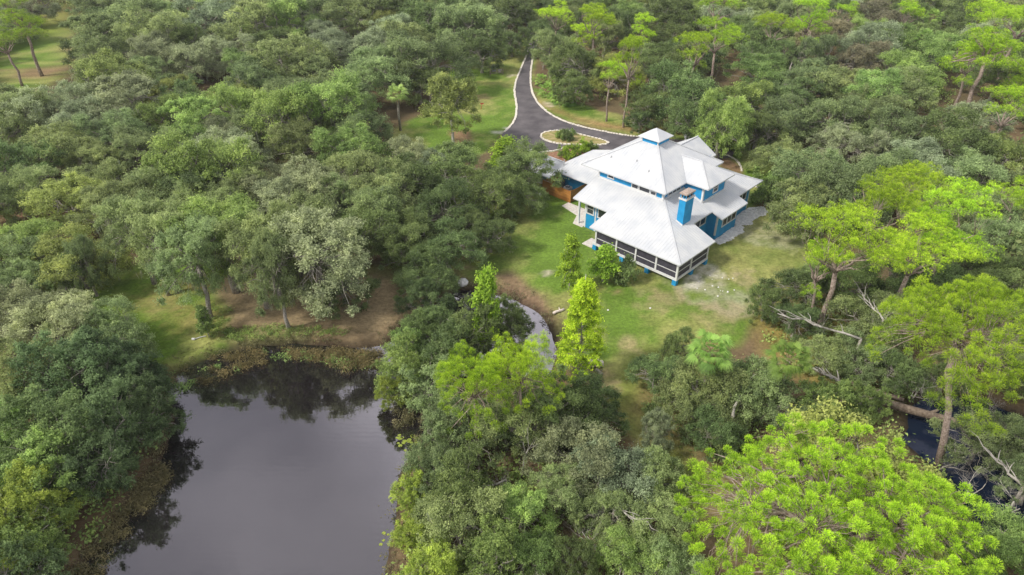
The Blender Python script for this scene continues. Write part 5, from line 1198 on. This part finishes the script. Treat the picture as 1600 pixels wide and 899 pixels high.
# floating specks and pads
def pads(name, poly, n, rlo, rhi, lab, mt, seed, thr=.0):
    gg = np.random.default_rng(seed); q = sample(poly, n, gg); q = q[fbm(q, 1.0, 5) > thr] if len(q) else q; b = MB()
    for i, (x, y) in enumerate(q):
        r_ = gg.uniform(rlo, rhi); a0 = gg.uniform(0, 6.28); z = -.605 + .002*(i % 5)
        b.poly([(x, y, z)] + [(x+r_*math.cos(a0+k*.72), y+r_*math.sin(a0+k*.72)*.95, z) for k in range(9)], [(0, k, k+1) for k in range(1, 9)])
    me = b.mesh(name, LEAF); a = me.attributes.new('tint', 'FLOAT', 'POINT'); a.data.foreach_set('value', gg.uniform(.3, 1, len(me.vertices)).astype(np.float32))
    return tone(link(name, me, kind='stuff', label=lab), mt, 1)
pads('lily_pads', G([(618,672),(640,672),(672,684),(690,690),(668,700),(640,700),(620,692)]), 90, .10, .26, 'green lily pads floating near the islet', 'yy', 11)
pads('lily_pads', G([(586,826),(606,824),(612,838),(600,846),(588,842)]), 26, .08, .17, 'small cluster of pale lily pads at the right shore', 'yy', 12)
pads('floating_leaves', G([(590,780),(612,800),(612,899),(590,899)]), 60, .03, .08, 'drifting leaf specks along the right shore', 'md', 13)
# rough grass and weeds fringing the banks
ring = sample(POND, 5200, g, lo=-.1, hi=2.4); qx = np.array([topx(x, y, 0)[:2] for x, y in ring]); ring = ring[(fbm(ring, 2.5, 80) > .45)][:1500]
scatter_leaves('bank_weeds', ring, g.uniform(.15, .5, len(ring)), g.uniform(.2,.5,len(ring)), 14, .14, .035, 'md', 'rough brown weeds on the pond banks', g, .2, -.25)
q = np.vstack([sample(G([(350,514),(420,508),(470,512),(540,516),(540,526),(470,524),(360,536)]), 160, g), sample(G([(300,470),(362,480),(362,530),(330,535)]), 60, g)])
scatter_leaves('tall_grass', q, g.uniform(.1, .4, len(q)), g.uniform(.3,.6,len(q)), 30, .15, .03, 'ob', 'tufts of taller green grass on the bank above the pond', g, .3, 0)
q = sample(G([(-20,10),(60,0),(110,2),(110,20),(60,50),(-20,70)]), 10, g)
scatter_leaves('yellow_weeds', np.array([gnd(px+rnd.uniform(-14,14), py+rnd.uniform(-5,5)) for px, py in ((320,50),(300,46),(345,62),(388,58),(455,55),(475,45),(520,55),(508,60)) for _ in range(14)]), g.uniform(.8, 2.2, 112), g.uniform(.6,1.2,112), 60, .2, .08, 'oy', 'yellowish weeds showing between the far oaks', g, .6, 0)
# pale forked fallen limb in the middle grove
def limb(px, py, px2, py2, z, r_, lab):
    x, y = gnd(px, py, z); x2, y2 = gnd(px2, py2, z+1); o = link('bare_limb', None); o.location = (x, y, 0); o['label'] = lab; o['category'] = 'branch'; o['group'] = 'bare pale limbs'
    P = wiggle((0,0,z), (x2-x, y2-y, z+1), 6, .07, rnd); b = MB(); b.tube(P, [r_*(1-.11*k) for k in range(7)], 6)
    for k in (1, 2, 2, 3, 3, 4, 4, 5): e_ = P[k] + (P[k+1]-P[k])*1.6 + Vector((rnd.uniform(-1,1), rnd.uniform(-1,1), rnd.uniform(.1,.8)))*.9; b.tube(wiggle(P[k], e_, 3, .1, rnd), [r_*.45, r_*.35, r_*.25, r_*.1], 5)
    b.make('limb', M['barkpale'], o, smooth=True); b2 = MB(); b2.tube([(0,0,-.2),(.05,.03,z*.5),(0,0,z+r_*.5)], [r_*1.5,r_*1.1,r_*1.0], 7); b2.make('trunk', M['bark'], o, smooth=True)
limb(495,415,430,392,3.2,.20,'long pale forked limb reaching left under the large mossy oak')
limb(252,428,262,405,3,.16,'short forked pale limb above the left lawn')
limb(1345,530,1215,490,4.2,.13,'long bleached limb with broken branches reaching left at the lawn corner')
limb(1380,500,1340,452,5,.11,'curved bleached limb rising below the right-hand pines')
limb(1145,650,1175,570,3,.15,'crooked pale limb under the mossy grey oak')
limb(1235,105,1258,62,4,.18,'arching pale limb beside the open pine at the upper right')
limb(1330,610,1270,575,1.5,.24,'dark crooked limb over the yellow grass by the creek')
limb(790,750,700,790,2,.1,'thin grey limb in the near wood right of the pond')
limb(960,790,1010,820,3,.1,'thin white limb beside the dead brush')
limb(1600,760,1540,700,3,.13,'curved grey limb hanging over the creek')
